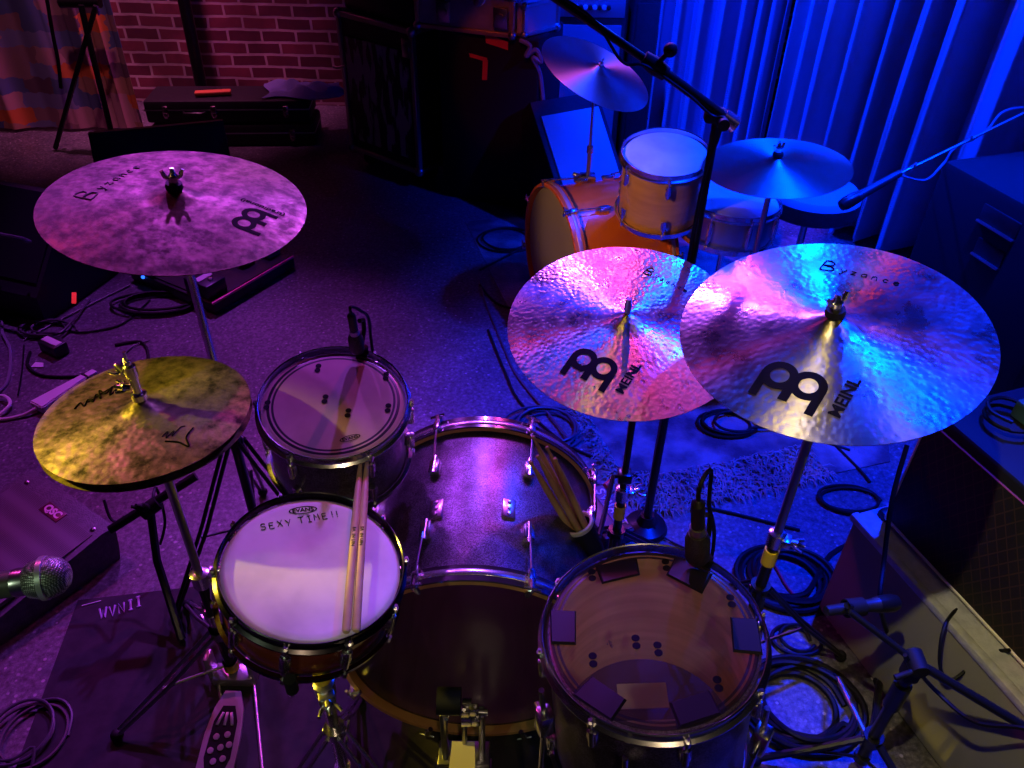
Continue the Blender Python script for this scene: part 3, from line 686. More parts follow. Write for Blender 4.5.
b = BM(); cyl(b, (sx, sy, .05), (sx, sy, s2.z - .19), .011); build('tube', b, chrome, st2)
for k in range(3):
    a = 2 * PI * k / 3 + .9
    b = BM(); tube(b, [(sx, sy, s2.z - .19), (sx + .1 * math.cos(a), sy + .1 * math.sin(a), s2.z - .18), (sx + .172 * math.cos(a), sy + .172 * math.sin(a), s2.z - .158), (sx + .19 * math.cos(a), sy + .19 * math.sin(a), s2.z - .11)], .006, 8); build('basket_arm', b, chrome, st2)
legs_tripod(st2, sx, sy, .2, .18, .0, chrome, True, .006)
# dark stick bag and shadowy cloth on the far tom head: a black felt damper
cc = offs((.298, 3.165, .884), 0, .93)
t6, d6, M6, p6, z6 = cymbal('crash_cymbal', 'small tilted crash cymbal above the orange bass drum', cc, (.37, -.196, .908), .425, cy_plain, bow=.018)
ap6 = M6 @ Vector((0, 0, z6(0)))
ca = thing('cymbal_stand', 'slim chrome cymbal arm rising from the orange bass drum', 'stand', (cc.x, cc.y - .0, .545))
bx_ = Vector((cc.x + .0, cc.y - .0, .555)); un = ap6 - Vector(M6.col[2][:3]) * .04
b = BM(); cyl(b, (bx_.x, bx_.y, .53), (bx_.x, bx_.y, .68), .008); cyl(b, (bx_.x, bx_.y, .66), un, .0055); build('tube', b, dullchrome, ca)
b = BM(); box(b, Matrix.Translation((bx_.x, bx_.y - .0, .556)), (.06, .05, .025), .006); wing_nut(b, fr((bx_.x - .03, bx_.y, .56), (-1, 0, .2))); build('mount', b, chrome, ca)
b = BM(); cyl(b, (bx_.x, bx_.y, .655), (bx_.x, bx_.y, .68), .012); build('collar', b, chrome, ca)
b = BM(); cyl(b, un, ap6 + Vector(M6.col[2][:3]) * .025, .003, 8); lathe(b, [(0, 0), (.011, 0), (.011, .008), (0, .008)], fr(ap6, M6.col[2][:3]), 14); build('tilter_rod', b, dullchrome, ca)
t7, d7, M7, p7, z7 = cymbal('ride_cymbal', 'flat blue-lit cymbal of the far kit, right of the maple tom', (.819, 2.422, .831), (-.08, -.012, .997), .457, cy_plain, bow=.016)
cymbal_stand('far kit stand with looped wing nut under the flat blue-lit cymbal', (.819, 2.43), M7, z7, .05, dullchrome, dullchrome, .5, None, rot=.5, spread=.24, lh=.3)
# throne
tp = ray(815, 186, z=3.1)
th = thing('drum_throne', 'round black padded drum stool by the blue curtain', 'stool', (tp.x, tp.y, 0))
b = BM(); lathe(b, [(0, 0), (.12, .0), (.165, -.006), (.18, -.025), (.182, -.07), (.17, -.09), (0, -.092)], Matrix.Translation(tp), 48); build('seat', b, mat('blue_lit_vinyl', (.35, .36, .42), .28), th)  # black seat; the blue light on its top is put into the colour
b = BM(); lathe(b, [(.1835, -.028), (.185, -.05), (.185, -.085), (.172, -.095), (.168, -.09), (.18, -.07)], Matrix.Translation(tp), 48, closed=True); build('seat_side', b, tolex, th)
b = BM(); cyl(b, (tp.x, tp.y, .06), (tp.x, tp.y, tp.z - .09), .014); build('post', b, dullchrome, th)
legs_tripod(th, tp.x, tp.y, .25, .24, .2, dullchrome, True, .007)
# ---------------------------------------------------------------- microphones and their stands
def mic_dyn(t, a, c, r=.017, m=black, grille=None):
    """a stick microphone with tapered body, from cable end a to grille end c"""
    a, c = Vector(a), Vector(c); d = (c - a).normalized(); Ln = (c - a).length
    b = BM(); lathe(b, [(0, 0), (r * .6, 0), (r * .66, Ln * .1), (r * .8, Ln * .6), (r * .95, Ln * .68), (r, Ln * .7), (0, Ln * .7)], fr(a, d), 18); build('microphone_body', b, m, t)
    b = BM(); lathe(b, [(0, Ln * .69), (r * 1.02, Ln * .7), (r * 1.1, Ln * .78), (r * 1.12, Ln * .9), (r * .9, Ln * .97), (0, Ln)], fr(a, d), 18); build('microphone_grille', b, grille or blackmetal, t)
bp = ray(645, 528, h=0); by = 1.645
topz = ray(714, 116, Y=by)
bs = thing('microphone_stand', 'tall black boom stand on a round base behind the middle crash', 'stand', (bp.x, by, 0))
b = BM(); lathe(b, [(0, 0), (.062, 0), (.066, .008), (.06, .02), (.03, .032), (.02, .06), (0, .06)], Matrix.Translation((bp.x, by, 0)), 40); build('round_base', b, blackmetal, bs)
b = BM(); cyl(b, (bp.x, by, .03), (bp.x, by, .75), .0125); build('lower_tube', b, blackmetal, bs)
b = BM(); cyl(b, (bp.x, by, .74), (bp.x, by, topz.z - .01), .009); build('upper_tube', b, blackmetal, bs)
b = BM(); lathe(b, [(.01, -.04), (.017, -.035), (.018, .03), (.012, .04), (0, .04)], Matrix.Translation((bp.x, by, .76)), 16); build('grip_collar', b, rubber, bs)
q0, q1, q2_, q3 = ray(730, 121, Y=by - .02), ray(655, 66, Y=by), ray(560, 2, Y=by + .03), ray(500, -40, Y=by + .05)
b = BM(); cyl(b, q0, q1, .0105); cyl(b, q1, q3, .0085); build('boom', b, blackmetal, bs)
b = BM(); box(b, fr((topz.x, by - .01, topz.z + .005), (0, -1, 0)), (.045, .03, .03), .008); cyl(b, (topz.x + .01, by - .02, topz.z), (topz.x + .01, by - .055, topz.z), .012); build('boom_clutch', b, rubber, bs)
b = BM(); lathe(b, [(0, -.03), (.014, -.028), (.018, 0), (.014, .028), (0, .03)], fr(q1, q1 - q0), 16); cyl(b, q1, q1 + Vector((.022, -.01, .03)), .005); sphere(b, q1 + Vector((.024, -.012, .034)), .014); build('boom_joint', b, rubber, bs)
b = BM(); lathe(b, [(0, -.02), (.016, -.018), (.017, .015), (0, .02)], fr(q0, q0 - q1), 16); build('boom_end_knob', b, plate_m, bs)
b = BM(); tube(b, spline([q3 + Vector((0, -.012, -.01)), q2_ + Vector((.05, -.014, -.015)), q1 + (q2_ - q1) * .35 + Vector((0, -.015, -.028)), q1 + Vector((-.02, -.015, .004)), q1 + (q0 - q1) * .4 + Vector((0, -.012, -.005)), q1 + (q0 - q1) * .75 + Vector((0, -.012, -.012)), q0 + Vector((-.02, -.02, .012)), Vector((topz.x + .01, by - .03, topz.z - .03)), Vector((topz.x - .005, by - .014, topz.z - .2)), Vector((topz.x + .0, by - .015, .5)), Vector((topz.x + .012, by - .014, .06)), Vector((topz.x + .15, by - .1, .006))], 8), .0032, 6)
tag(build('microphone_cable', b, cable_m, loc=q1), 'thin cable wrapped along the boom behind the middle crash', 'cable')
mm = thing('microphone', 'small overhead microphone at the end of the boom over the far kit', 'microphone', q3)
mic_dyn(mm, q3, q3 + Vector((-.05, .1, -.1)), .011)
# tom clip mics
def clip_mic(label, M, px, py, tops, s=1.0, tall=.11):
    a = px_on(M, px, py, .0); p = M @ Vector((a.x, a.y, .004)); t = thing('clip_microphone', label, 'microphone', p)
    o = Vector((a.x, a.y, 0)).normalized(); o = (M.to_3x3() @ o).normalized(); up = Vector(M.col[2][:3])
    b = BM(); box(b, fr(p + o * .006 - up * .012, o), (.03 * s, .03, .02), .005); tube(b, [p + o * .01, p + o * .03 + up * .03, p + o * .03 + up * .06 * s, p + o * .01 + up * .075 * s], .005, 8); build('clip', b, rubber, t)
    top = p + up * tall * .75 - o * .004
    b = BM(); dd = (up * 1 - o * .12).normalized()
    lathe(b, [(0, 0), (.013 * s, .002), (.0165 * s, .012), (.0165 * s, .045 * s), (.012 * s, .06 * s), (0, .06 * s)], fr(p + up * .004 - o * .012, dd), 20); build('capsule', b, noisy(mat('speckled_capsule', (.02, .02, .02), .5), (.01, .01, .01), (.06, .06, .05), 300), t)
    b = BM(); lathe(b, [(0, .06 * s), (.0105 * s, .061 * s), (.0105 * s, .074 * s), (0, .075 * s)], fr(p + up * .004 - o * .012, dd), 16); build('ring', b, dullchrome, t)
    b = BM(); e = fr(p + up * .004 - o * .012, dd); lathe(b, [(0, .074 * s), (.009 * s, .075 * s), (.009 * s, .12 * s), (.006, .125 * s), (0, .13 * s)], e, 16); build('plug', b, black, t)
    return t, e @ Vector((0, 0, .125 * s)), p, o, up
cm1 = clip_mic('black clip microphone standing up from the rack tom rim', RM, 360, 350, 0, 1.0)
t_, e_, p_, o_, up_ = cm1
b = BM(); tube(b, spline([e_, e_ + up_ * .02 + o_ * .0, e_ + o_ * .045 + up_ * .0 - up_ * .03, p_ + o_ * .06 + up_ * .03, p_ + o_ * .07 - up_ * .1, p_ + o_ * .11 - Vector((0, 0, p_.z - .2)), Vector((p_.x + .05, p_.y + .3, .006))], 8), .0035, 6); tag(build('microphone_cable', b, cable_m, loc=p_), 'black cable dropping from the rack tom microphone', 'cable')
cm2 = clip_mic('larger black clip microphone on the far rim of the floor tom', FM, 700, 558, 0, 1.35)
t_, e_, p_, o_, up_ = cm2
b = BM(); tube(b, spline([e_, e_ + up_ * .03, e_ + up_ * .045 + o_ * .02, e_ + up_ * .03 + o_ * .045, e_ + o_ * .05 - up_ * .05, p_ + o_ * .06 - up_ * .05, p_ + o_ * .08 - Vector((0, 0, p_.z - .25)), Vector((p_.x + .12, p_.y + .2, .006))], 8), .0038, 6); tag(build('microphone_cable', b, cable_m, loc=p_), 'black cable looping off the floor tom microphone', 'cable')
# vocal microphone at lower left
vc = ray(45, 578, z=.98); va = ray(-40, 592, z=.96)
d_ = (vc - va).normalized(); r_ = .0255
vm = thing('vocal_microphone', 'vocal microphone with silver ball grille poking in at lower left', 'microphone', va)
gm = mat('silver_mesh', (.55, .6, .55), .4, .6)
def meshbump(m):
    v = coords(m); n = N(m, 'ShaderNodeTexVoronoi', i_Scale=420); n.inputs['Randomness'].default_value = .1; L(m, v, n.inputs['Vector'])
    L(m, ramp(m, n.outputs['Distance'], [(.25, (.75, .8, .74)), (.5, (.12, .14, .12))]), bsdf(m).inputs['Base Color'])
    bp = N(m, 'ShaderNodeBump', i_Strength=.6, i_Distance=.001); bp.invert = True; L(m, n.outputs['Distance'], bp.inputs['Height']); L(m, bp.outputs['Normal'], bsdf(m).inputs['Normal'])
meshbump(gm)
Ms = fr(vc, d_); s_ = r_ / .0255
b = BM(); lathe(b, [(.0165, -.022), (.021, -.018), (.0245, -.007), (.0258, .0), (.0252, .009), (.0215, .019), (.014, .0265), (.006, .0295), (0, .03)], Ms, 32); build('ball_grille', b, gm, vm)
b = BM(); lathe(b, [(.0252, -.004), (.0272, -.003), (.0272, .003), (.0252, .004)], Ms, 32, closed=True); build('grille_band', b, mat('satin_band', (.6, .65, .6), .35, .6), vm)
b = BM(); lathe(b, [(0, -.036), (.0165, -.036), (.0175, -.03), (.017, -.02), (0, -.02)], Ms, 28); build('collar', b, dullchrome, vm)
b = BM(); lathe(b, [(0, -.165), (.0095, -.165), (.0105, -.15), (.0168, -.04), (.0168, -.035), (0, -.035)], Ms, 28); build('handle', b, mat('grey_handle', (.1, .1, .08), .45), vm)
vst = thing('microphone_stand', 'black straight stand out at the left holding the vocal microphone', 'stand', (va.x - .12, va.y - .05, 0))
cl = Ms @ Vector((0, 0, -.12))
b = BM(); cyl(b, (va.x - .12, va.y - .05, .02), (va.x - .12, va.y - .05, cl.z - .06), .011); lathe(b, [(0, 0), (.12, 0), (.12, .012), (.03, .03), (0, .03)], Matrix.Translation((va.x - .12, va.y - .05, 0)), 32); build('post', b, blackmetal, vst)
b = BM(); tube(b, [(va.x - .12, va.y - .05, cl.z - .06), (va.x - .08, va.y - .03, cl.z - .03), cl + Vector((0, 0, -.02))], .008); lathe(b, [(.0175, -.025), (.02, -.025), (.02, .025), (.0175, .025)], fr(cl, d_), 20, closed=True); build('clip', b, rubber, vst)
# right-hand instrument microphone, boom stand and its dark body
g0, g1 = ray(826, 611, Y=1.02), ray(899, 602, Y=1.06)
im = thing('instrument_microphone', 'slim black microphone aimed at the cream amplifier grille', 'microphone', g0)
mic_dyn(im, g0, g1, .017)
b1, b2, b3 = ray(850, 612, Y=1.01), ray(916, 662, Y=.93), ray(1060, 748, Y=.80)
ist = thing('microphone_stand', 'low black boom stand at lower right in front of the cream amplifier', 'stand', (b2.x, b2.y, 0))
b = BM(); cyl(b, b1, b2, .0075); cyl(b, b2, b3, .0095); build('boom', b, blackmetal, ist)
b = BM(); tube(b, [b1, b1 + Vector((-.008, .005, .014)), (g0 + g1) / 2 - (g1 - g0) * .12], .007); lathe(b, [(.016, -.02), (.0195, -.02), (.0195, .02), (.016, .02)], fr((g0 + g1) / 2 - (g1 - g0) * .12, g1 - g0), 18, closed=True); build('clip', b, rubber, ist)
b = BM(); lathe(b, [(0, -.03), (.018, -.025), (.02, .02), (0, .03)], fr(b2, (0, 1, 0)), 16); box(b, fr(b2 - Vector((0, 0, .03)), (0, 0, 1)), (.03, .035, .05), .006); cyl(b, b2 + Vector((-.01, -.02, 0)), b2 + Vector((-.05, -.03, -.01)), .006); build('boom_clutch', b, rubber, ist)
b = BM(); cyl(b, (b2.x, b2.y, .05), (b2.x, b2.y, b2.z - .03), .0125); cyl(b, (b2.x, b2.y, b2.z - .16), (b2.x, b2.y, b2.z - .08), .018); build('post', b, blackmetal, ist)
legs_tripod(ist, b2.x, b2.y, .12, .24, PI, blackmetal, False, .009)
b = BM(); tube(b, spline([ray(905, 655, Y=.93), ray(935, 690, Y=.93), ray(975, 722, Y=.85), ray(1030, 730, Y=.8), ray(1080, 760, Y=.75)], 8), .0045, 6); tag(build('microphone_cable', b, cable_m, loc=b2), 'black cable sagging under the low boom at lower right', 'cable')
# far right boom with dangling cable and microphone over the stool
r0, r1, r2 = ray(1092, 80, Y=2.98), ray(893, 177, Y=2.66), ray(857, 197, Y=2.62)
fs = thing('microphone_stand', 'blue-lit boom reaching in from the right edge over the stool', 'stand', (r0.x, r0.y, 0))
b = BM(); cyl(b, r0, r1, .0055); build('boom', b, dullchrome, fs)
for f_ in (.1, .38, .78):
    b = BM(); q = r1.lerp(r0, f_); lathe(b, [(0, -.012), (.009, -.01), (.01, .01), (0, .012)], fr(q, r0 - r1), 12); cyl(b, q, q + Vector((0, -.01, .018)), .004); build('joint', b, dullchrome, fs)
b = BM(); cyl(b, (r0.x, r0.y, .03), r0, .012); lathe(b, [(0, 0), (.12, 0), (.12, .01), (.03, .03), (0, .03)], Matrix.Translation((r0.x, r0.y, 0)), 32); build('post', b, blackmetal, fs)
fm_ = thing('instrument_microphone', 'dark microphone on the boom tip beside the far stool', 'microphone', r1)
mic_dyn(fm_, r1 + (r1 - r2) * .2, r2 - (r1 - r2) * .5, .021)
b = BM(); tube(b, spline([r1 + Vector((.01, 0, .01)), ray(925, 180, Y=2.74), ray(944, 163, Y=2.79), ray(955, 148, Y=2.82), ray(985, 132, Y=2.88), ray(1003, 112, Y=2.92), ray(1030, 108, Y=3.0), ray(1060, 120, Y=3.06)], 8), .0045, 6); tag(build('microphone_cable', b, mat('blue_grey_cable', (.2, .2, .24), .4), loc=r1), 'cable sagging below the boom at the right edge', 'cable')
# ---------------------------------------------------------------- amplifiers and cases
def xf(o, ux, up=(0, 0, 1)):
    """frame at o, x along ux, z up"""
    ux = Vector(ux).normalized(); up = Vector(up); yy = up.cross(ux).normalized(); zz = ux.cross(yy)
    M = Matrix((ux, yy, zz)).transposed().to_4x4(); M.translation = Vector(o); return M
grille_cream = mat('cream_grille_cloth', (.55, .52, .4), .8)
def weave(m, a, c, s=220):
    v = coords(m); w = N(m, 'ShaderNodeTexWave', i_Scale=s, i_Distortion=.6); w.bands_direction = 'DIAGONAL'; L(m, v, w.inputs['Vector'])
    L(m, ramp(m, w.outputs['Fac'], [(.2, a), (.8, c)]), bsdf(m).inputs['Base Color'])
weave(grille_cream, (.2, .19, .14), (.3, .29, .21))
vinyl_blue = noisy(mat('pale_tolex', (.45, .45, .46), .45), (.38, .38, .4), (.5, .5, .52), 40, bump=.2, bscale=160)
diamond = mat('diamond_cloth', (.03, .01, .008), .8)
def dia():
    m = diamond; v = coords(m); tc = m.node_tree.nodes['Mapping']; tc.inputs['Rotation'].default_value = (0, 0, 0)
    sx_ = N(m, 'ShaderNodeSeparateXYZ'); L(m, v, sx_.inputs[0]); outs = []
    for s in (1, -1):
        a = N(m, 'ShaderNodeMath', operation='MULTIPLY_ADD'); L(m, sx_.outputs['X'], a.inputs[0]); a.inputs[1].default_value = 36 * s
        z_ = N(m, 'ShaderNodeMath', operation='MULTIPLY'); L(m, sx_.outputs['Z'], z_.inputs[0]); z_.inputs[1].default_value = 22; L(m, z_.outputs[0], a.inputs[2])
        f = N(m, 'ShaderNodeMath', operation='PINGPONG'); L(m, a.outputs[0], f.inputs[0]); f.inputs[1].default_value = .5; outs.append(f)
    mn = N(m, 'ShaderNodeMath', operation='MINIMUM'); L(m, outs[0].outputs[0], mn.inputs[0]); L(m, outs[1].outputs[0], mn.inputs[1])
    L(m, ramp(m, mn.outputs[0], [(.03, (.04, .018, .01)), (.09, (.008, .005, .005))]), bsdf(m).inputs['Base Color'])
dia()
A0 = Vector((.845, 1.372, 0)); ux = Vector((.165, -.47, 0)).normalized()
Lw, Hh, D_ = .66, .375, .3
la = thing('guitar_amplifier', 'pale combo amplifier with cream grille on the floor at lower right', 'amplifier', xf(A0, ux))
Ma = W(la)   # x along the face toward the camera, y into the cabinet? (z x ux)
inn = Vector(Ma.col[1][:3])
sgn = 1 if inn.x > 0 else -1
def abox(M, x0, x1, y0, y1, z0, z1, bev, m, nm, par, sm=True):
    b = BM(); box(b, M @ Matrix.Translation(((x0 + x1) / 2, (y0 + y1) / 2 * sgn, (z0 + z1) / 2)), (x1 - x0, abs(y1 - y0), z1 - z0), bev); return build(nm, b, m, par)
abox(Ma, 0, Lw, .015, D_, 0, Hh, .012, vinyl_blue, 'cabinet', la)
abox(Ma, .012, Lw - .012, .004, .018, .012, Hh - .02, .002, grille_cream, 'grille_cloth', la)
abox(Ma, 0, Lw, -.002, .02, Hh - .02, Hh + .002, .005, vinyl_blue, 'top_rail', la)
b = BM(); tube(b, [Ma @ Vector((Lw * .3, .15 * sgn, Hh)), Ma @ Vector((Lw * .35, .15 * sgn, Hh + .03)), Ma @ Vector((Lw * .65, .15 * sgn, Hh + .03)), Ma @ Vector((Lw * .7, .15 * sgn, Hh))], .009); 
b.free()
for x_, y_ in ((.05, .05), (Lw - .05, .05), (.05, D_ - .05), (Lw - .05, D_ - .05)): pass
U0 = Ma @ Vector((.035, .055 * sgn, Hh + .003)); Mu = xf(U0, ux)
ua = thing('speaker_cabinet', 'black cabinet with dim diamond grille stacked on the cream amplifier', 'speaker cabinet', Mu)
Mu = W(ua); L2, H2, D2 = .62, .35, .28
abox(Mu, 0, L2, .014, D2, 0, H2, .012, mat('dull_black_vinyl', (.004, .004, .005), .75), 'cabinet', ua)
abox(Mu, .012, L2 - .012, .006, .016, .012, H2 - .03, .001, diamond, 'grille_cloth', ua)
gold = mat('pale_piping', (.9, .85, .68), .4)
b = BM(); P = lambda x, z: Mu @ Vector((x, .008 * sgn, z))
tube(b, [P(.010, .010), P(L2 - .01, .010)], .0052, 6); build('lower_piping', b, gold, ua)
b = BM(); tube(b, [P(.010, .010), P(.010, H2 - .03)], .004, 6); build('side_piping', b, gold, ua)
b = BM(); tube(b, [P(.010, H2 - .03), P(L2 - .01, H2 - .03)], .0022, 6); build('upper_piping', b, mat('red_piping', (.45, .06, .05), .4), ua)
for cx_ in (0, L2):
    for cz_ in (0, H2):
        b = BM(); box(b, Mu @ Matrix.Translation((cx_, .02 * sgn, cz_)), (.034, .034, .034), .01); build('corner', b, black, ua)
b = BM(); q = [P(L2 * .60, .20), P(L2 * .64, .17), P(L2 * .63, .12)]; tube(b, q, .003, 5); build('bent_trim', b, dullchrome, ua)
b = BM(); q = Mu @ Vector((.29, .03 * sgn, H2 + .002)); cyl(b, q, q + Vector((0, 0, .045)), .003); cyl(b, q + Vector((0, 0, .03)), q + Vector((0, 0, .075)), .0055); build('switch_lever', b, mat('pale_switch', (.6, .65, .5), .4), ua)
# pedals and bits on top of the black cabinet
topc = Mu @ Vector((.10, .17 * sgn, H2))
gb = thing('effect_pedal', 'small green effect pedal on the dark gear at the right edge', 'pedal', xf(Mu @ Vector((.14, .2 * sgn, H2 + .002)), ux))
b = BM(); box(b, W(gb) @ Matrix.Translation((0, 0, .022)), (.13, .1, .044), .006); build('housing', b, mat('green_enamel', (.06, .16, .08), .4), gb)
b = BM(); lathe(b, [(0, .012), (.01, .01), (.012, 0)], W(gb) @ Matrix.Translation((.0, -.01, .044)), 14); build('footswitch', b, dullchrome, gb)
for i, (cx_, cy_) in enumerate(((-.04, .03), (.0, .032), (.04, .03))):
    b = BM(); lathe(b, [(0, .014), (.008, .013), (.009, 0)], W(gb) @ Matrix.Translation((cx_, cy_, .044)), 12); build('knob', b, black, gb)
b = BM(); pts = [Mu @ Vector((.1 + .05 * math.cos(k * .9) - .0 * k, (.12 + .05 * math.sin(k * .9)) * sgn, H2 + .006 + .003 * k)) for k in range(14)]
tube(b, spline(pts, 5), .0045, 6); tag(build('coiled_cable', b, cable_m, loc=pts[0]), 'loose cable bundle on top of the diamond grille cabinet', 'cable')
# PA cabinet at far right
pa0 = ray(942, 158, h=.75); pa_dir = (ray(1024, 203, h=.75) - pa0); pa_dir.z = 0; pa_dir.normalize()
pcab = thing('loudspeaker', 'large black loudspeaker with slotted side by the right edge curtain', 'loudspeaker', xf((pa0.x, pa0.y, 0), pa_dir))
Mq = W(pcab)
def pbox(x0, x1, y0, y1, z0, z1, bev, m, nm, par=pcab): return abox(Mq, x0, x1, y0, y1, z0, z1, bev, m, nm, par)
pbox(0, .62, 0, .5, .01, .75, .03, mat('dull_black_carpet', (.004, .004, .005), .8), 'cabinet')
for (xa, xb, z) in ((.24, .40, .66), (.27, .39, .55)):
    b = BM(); box(b, Mq @ Matrix.Translation(((xa + xb) / 2, .0, z)), (xb - xa, .012, .06), .004); r = build('handle_recess', b, black, pcab)
    b = BM(); box(b, Mq @ Matrix.Translation(((xa + xb) / 2, -.006 * sgn, z - .03)), (xb - xa, .016, .008), .002); build('handle_lip', b, dullchrome, r)
# ---------------- back line
def amp_front(o, ux_, w, h, d, lean, label, panel=.0, ctrl=False, gm_=None, name='guitar_amplifier'):
    up = Vector((0, 0, 1)); ux_ = Vector(ux_).normalized(); back = Vector((-ux_.y, ux_.x, 0)); z = (up + back * lean).normalized()
    M = Matrix((ux_, z.cross(ux_).normalized(), z)).transposed().to_4x4(); M.translation = Vector(o)
    t = thing(name, label, 'amplifier', M)
    b = BM(); box(b, M @ Matrix.Translation((w / 2, d / 2, h / 2)), (w, d, h), .01); build('cabinet', b, tolex, t)
    bw = .03
    b = BM(); box(b, M @ Matrix.Translation((w / 2, -.004, (h - panel) / 2)), (w - 2 * bw, .012, h - panel - 2 * bw), .003); build('grille_cloth', b, gm_, t)
    if ctrl:
        b = BM(); box(b, M @ Matrix.Translation((w / 2, -.003, h - panel / 2 - .01)), (w - .04, .01, panel - .03), .002); cp = build('control_panel', b, mat('grey_panel', (.3, .3, .33), .35, .4), t)
        for k in range(10):
            b = BM(); lathe(b, [(0, .018), (.010, .016), (.012, 0)], fr(M @ Vector((.06 + k * (w - .16) / 9, -.008, h - panel / 2 - .01)), M.to_3x3() @ Vector((0, -1, 0))), 12); build('knob', b, [white, black][k % 2], cp)
    return t, M
grille_pale = mat('pale_grille_cloth', (.6, .6, .62), .8); weave(grille_pale, (.48, .48, .5), (.62, .62, .64), 150)
grille_dim = mat('grey_grille_cloth', (.3, .3, .32), .8); weave(grille_dim, (.14, .14, .15), (.22, .22, .24), 150)
o1 = ray(553, 215, h=.0)
fl1 = ray(548, 195, Y=3.62); 
P1_, P2_ = ray(534, 116, h=.52), ray(597, 105, h=.52); ua_ = (P2_ - P1_).normalized()
zz_ = min((ray(558, 192, z=2.6 + .005 * i) for i in range(400)), key=lambda p: abs((p - P1_).dot(ua_))); back_ = Vector((-ua_.y, ua_.x, 0)); uv_ = P1_ - zz_
le_ = max(.15, uv_.dot(back_) / uv_.z); fo_ = P1_ - (Vector((0, 0, 1)) + back_ * le_) * .50
print('LEAN', le_, zz_, fo_, P1_)
amp_front(fo_, ua_, (P2_ - P1_).length + .03, .50 * math.sqrt(1 + le_ ** 2) + .07, .22, le_, 'combo amplifier leaning back with pale blue-lit grille left of the far kit', .05, False, grille_pale)
amp_front((.165, 4.12, .0), (1, .0, 0), .36, .97, .3, .02, 'tall amplifier with a row of knobs above grey grille beside the curtain', .12, True, grille_dim)
b = BM(); box(b, Matrix.Translation((.605, 4.25, .48)), (.13, .3, .96), .012); box(b, Matrix.Translation((.605, 4.098, .48)), (.09, .008, .9), .002); tag(build('narrow_cabinet', b, tolex, loc=Vector((.605, 4.25, 0))), 'narrow black cabinet between the tall amplifier and the blue curtain', 'cabinet')
al = mat('aluminium_edging', (.5, .47, .42), .35, .8); case_blk = noisy(mat('black_laminate', (.012, .012, .016), .4), (.008, .008, .01), (.02, .02, .026), 12)
def flight_case(o, ux_, w, d, h, label, m=None, edge=.022, castors=True, zb=.0, front=None, latches=(), name='flight_case', al_=None):
    M = xf((o[0], o[1], zb), ux_); t = thing(name, label, 'case', M); M = W(t); al_ = al_ or al
    z0 = .1 if castors else 0
    b = BM(); box(b, M @ Matrix.Translation((w / 2, d / 2, (z0 + h) / 2)), (w - .004, d - .004, h - z0 - .004), 0); build('panels', b, m or case_blk, t, smooth=False)
    segs = []
    for y in (0, d):
        for z in (z0, h): segs.append(((0, y, z), (w, y, z)))
    for x in (0, w):
        for z in (z0, h): segs.append(((x, 0, z), (x, d, z)))
        for y in (0, d): segs.append(((x, y, z0), (x, y, h)))
    b = BM()
    for p, q in segs:
        p, q = Vector(p), Vector(q); c = (p + q) / 2; dd = q - p
        box(b, M @ Matrix.Translation(c), (max(edge, abs(dd.x)), max(edge, abs(dd.y)), max(edge, abs(dd.z))), .003, seg=1)
    build('edging', b, al_, t)
    for x in (0, w):
        for y in (0, d):
            for z in (z0, h):
                b = BM(); sphere(b, M @ Vector((x, y, z)), edge * 1.05); build('ball_corner', b, dullchrome, t)
    if castors:
        for x in (.07, w - .07):
            for y in (.07, d - .07):
                b = BM(); cyl(b, M @ Vector((x - .015, y, .045)), M @ Vector((x + .015, y, .045)), .045); box(b, M @ Matrix.Translation((x, y, .08)), (.05, .06, .03), .004); build('castor', b, rubber, t)
    for (x, z) in latches:
        b = BM(); box(b, M @ Matrix.Translation((x, -.008, z)), (.07, .014, .09), .006); lathe(b, [(0, .012), (.022, .01), (.022, 0)], fr(M @ Vector((x, -.014, z)), M.to_3x3() @ Vector((0, -1, 0))), 14); build('latch', b, dullchrome, t)
    return t, M
# stickers/drips on the road case panel
drip = mat('scuffed_panel', (.03, .03, .05), .5)
def drips():
    m = drip; v = coords(m, (9, 1, 2.2)); n = N(m, 'ShaderNodeTexNoise', i_Scale=2.2, i_Detail=5); L(m, v, n.inputs['Vector'])
    L(m, ramp(m, n.outputs['Fac'], [(.49, (.012, .012, .016)), (.53, (.34, .32, .36))]), bsdf(m).inputs['Base Color'])
drips()
e0 = ray(338, 10, Y=4.35); e1 = ray(412, 36, Y=4.02); ud = Vector((e1.x - e0.x, e1.y - e0.y, 0))
rc, Mr = flight_case((e0.x, e0.y), ud, ud.length, .22, .8, 'tall black road case with scuffed front left of the dark cabinet', edge=.026, latches=((ud.length - .03, .72),))
b = BM(); box(b, Mr @ Matrix.Translation((ud.length / 2, -.006, .43)), (ud.length - .07, .012, .54), .002); build('front_panel', b, drip, rc)
b = BM(); tube(b, [Mr @ Vector((.04, -.02, .55)), Mr @ Vector((-.02, -.03, .53)), Mr @ Vector((-.05, -.03, .53))], .007); build('handle', b, dullchrome, rc)
b = BM(); box(b, Mr @ Matrix.Translation((ud.length / 2, .12, .908)), (ud.length - .04, .2, .18), .02); o = build('equipment_bag', b, case_blk, loc=Mr @ Matrix.Translation((ud.length / 2, .12, .818))); tag(o, 'dark soft bag lying on the tall black road case', 'bag')
f0_ = ray(418, 24, Y=3.98); c0 = ray(437, 28, Y=3.95); c1 = ray(535, 49, Y=3.79); uc = Vector((c1.x - c0.x, c1.y - c0.y, 0)); wc = uc.length
Mc = xf((c0.x, c0.y, 0), uc); cab = thing('speaker_cabinet', 'big plain black cabinet with red tape marks in back centre', 'speaker cabinet', Mc); Mc = W(cab)
hc_ = c0.z - .005
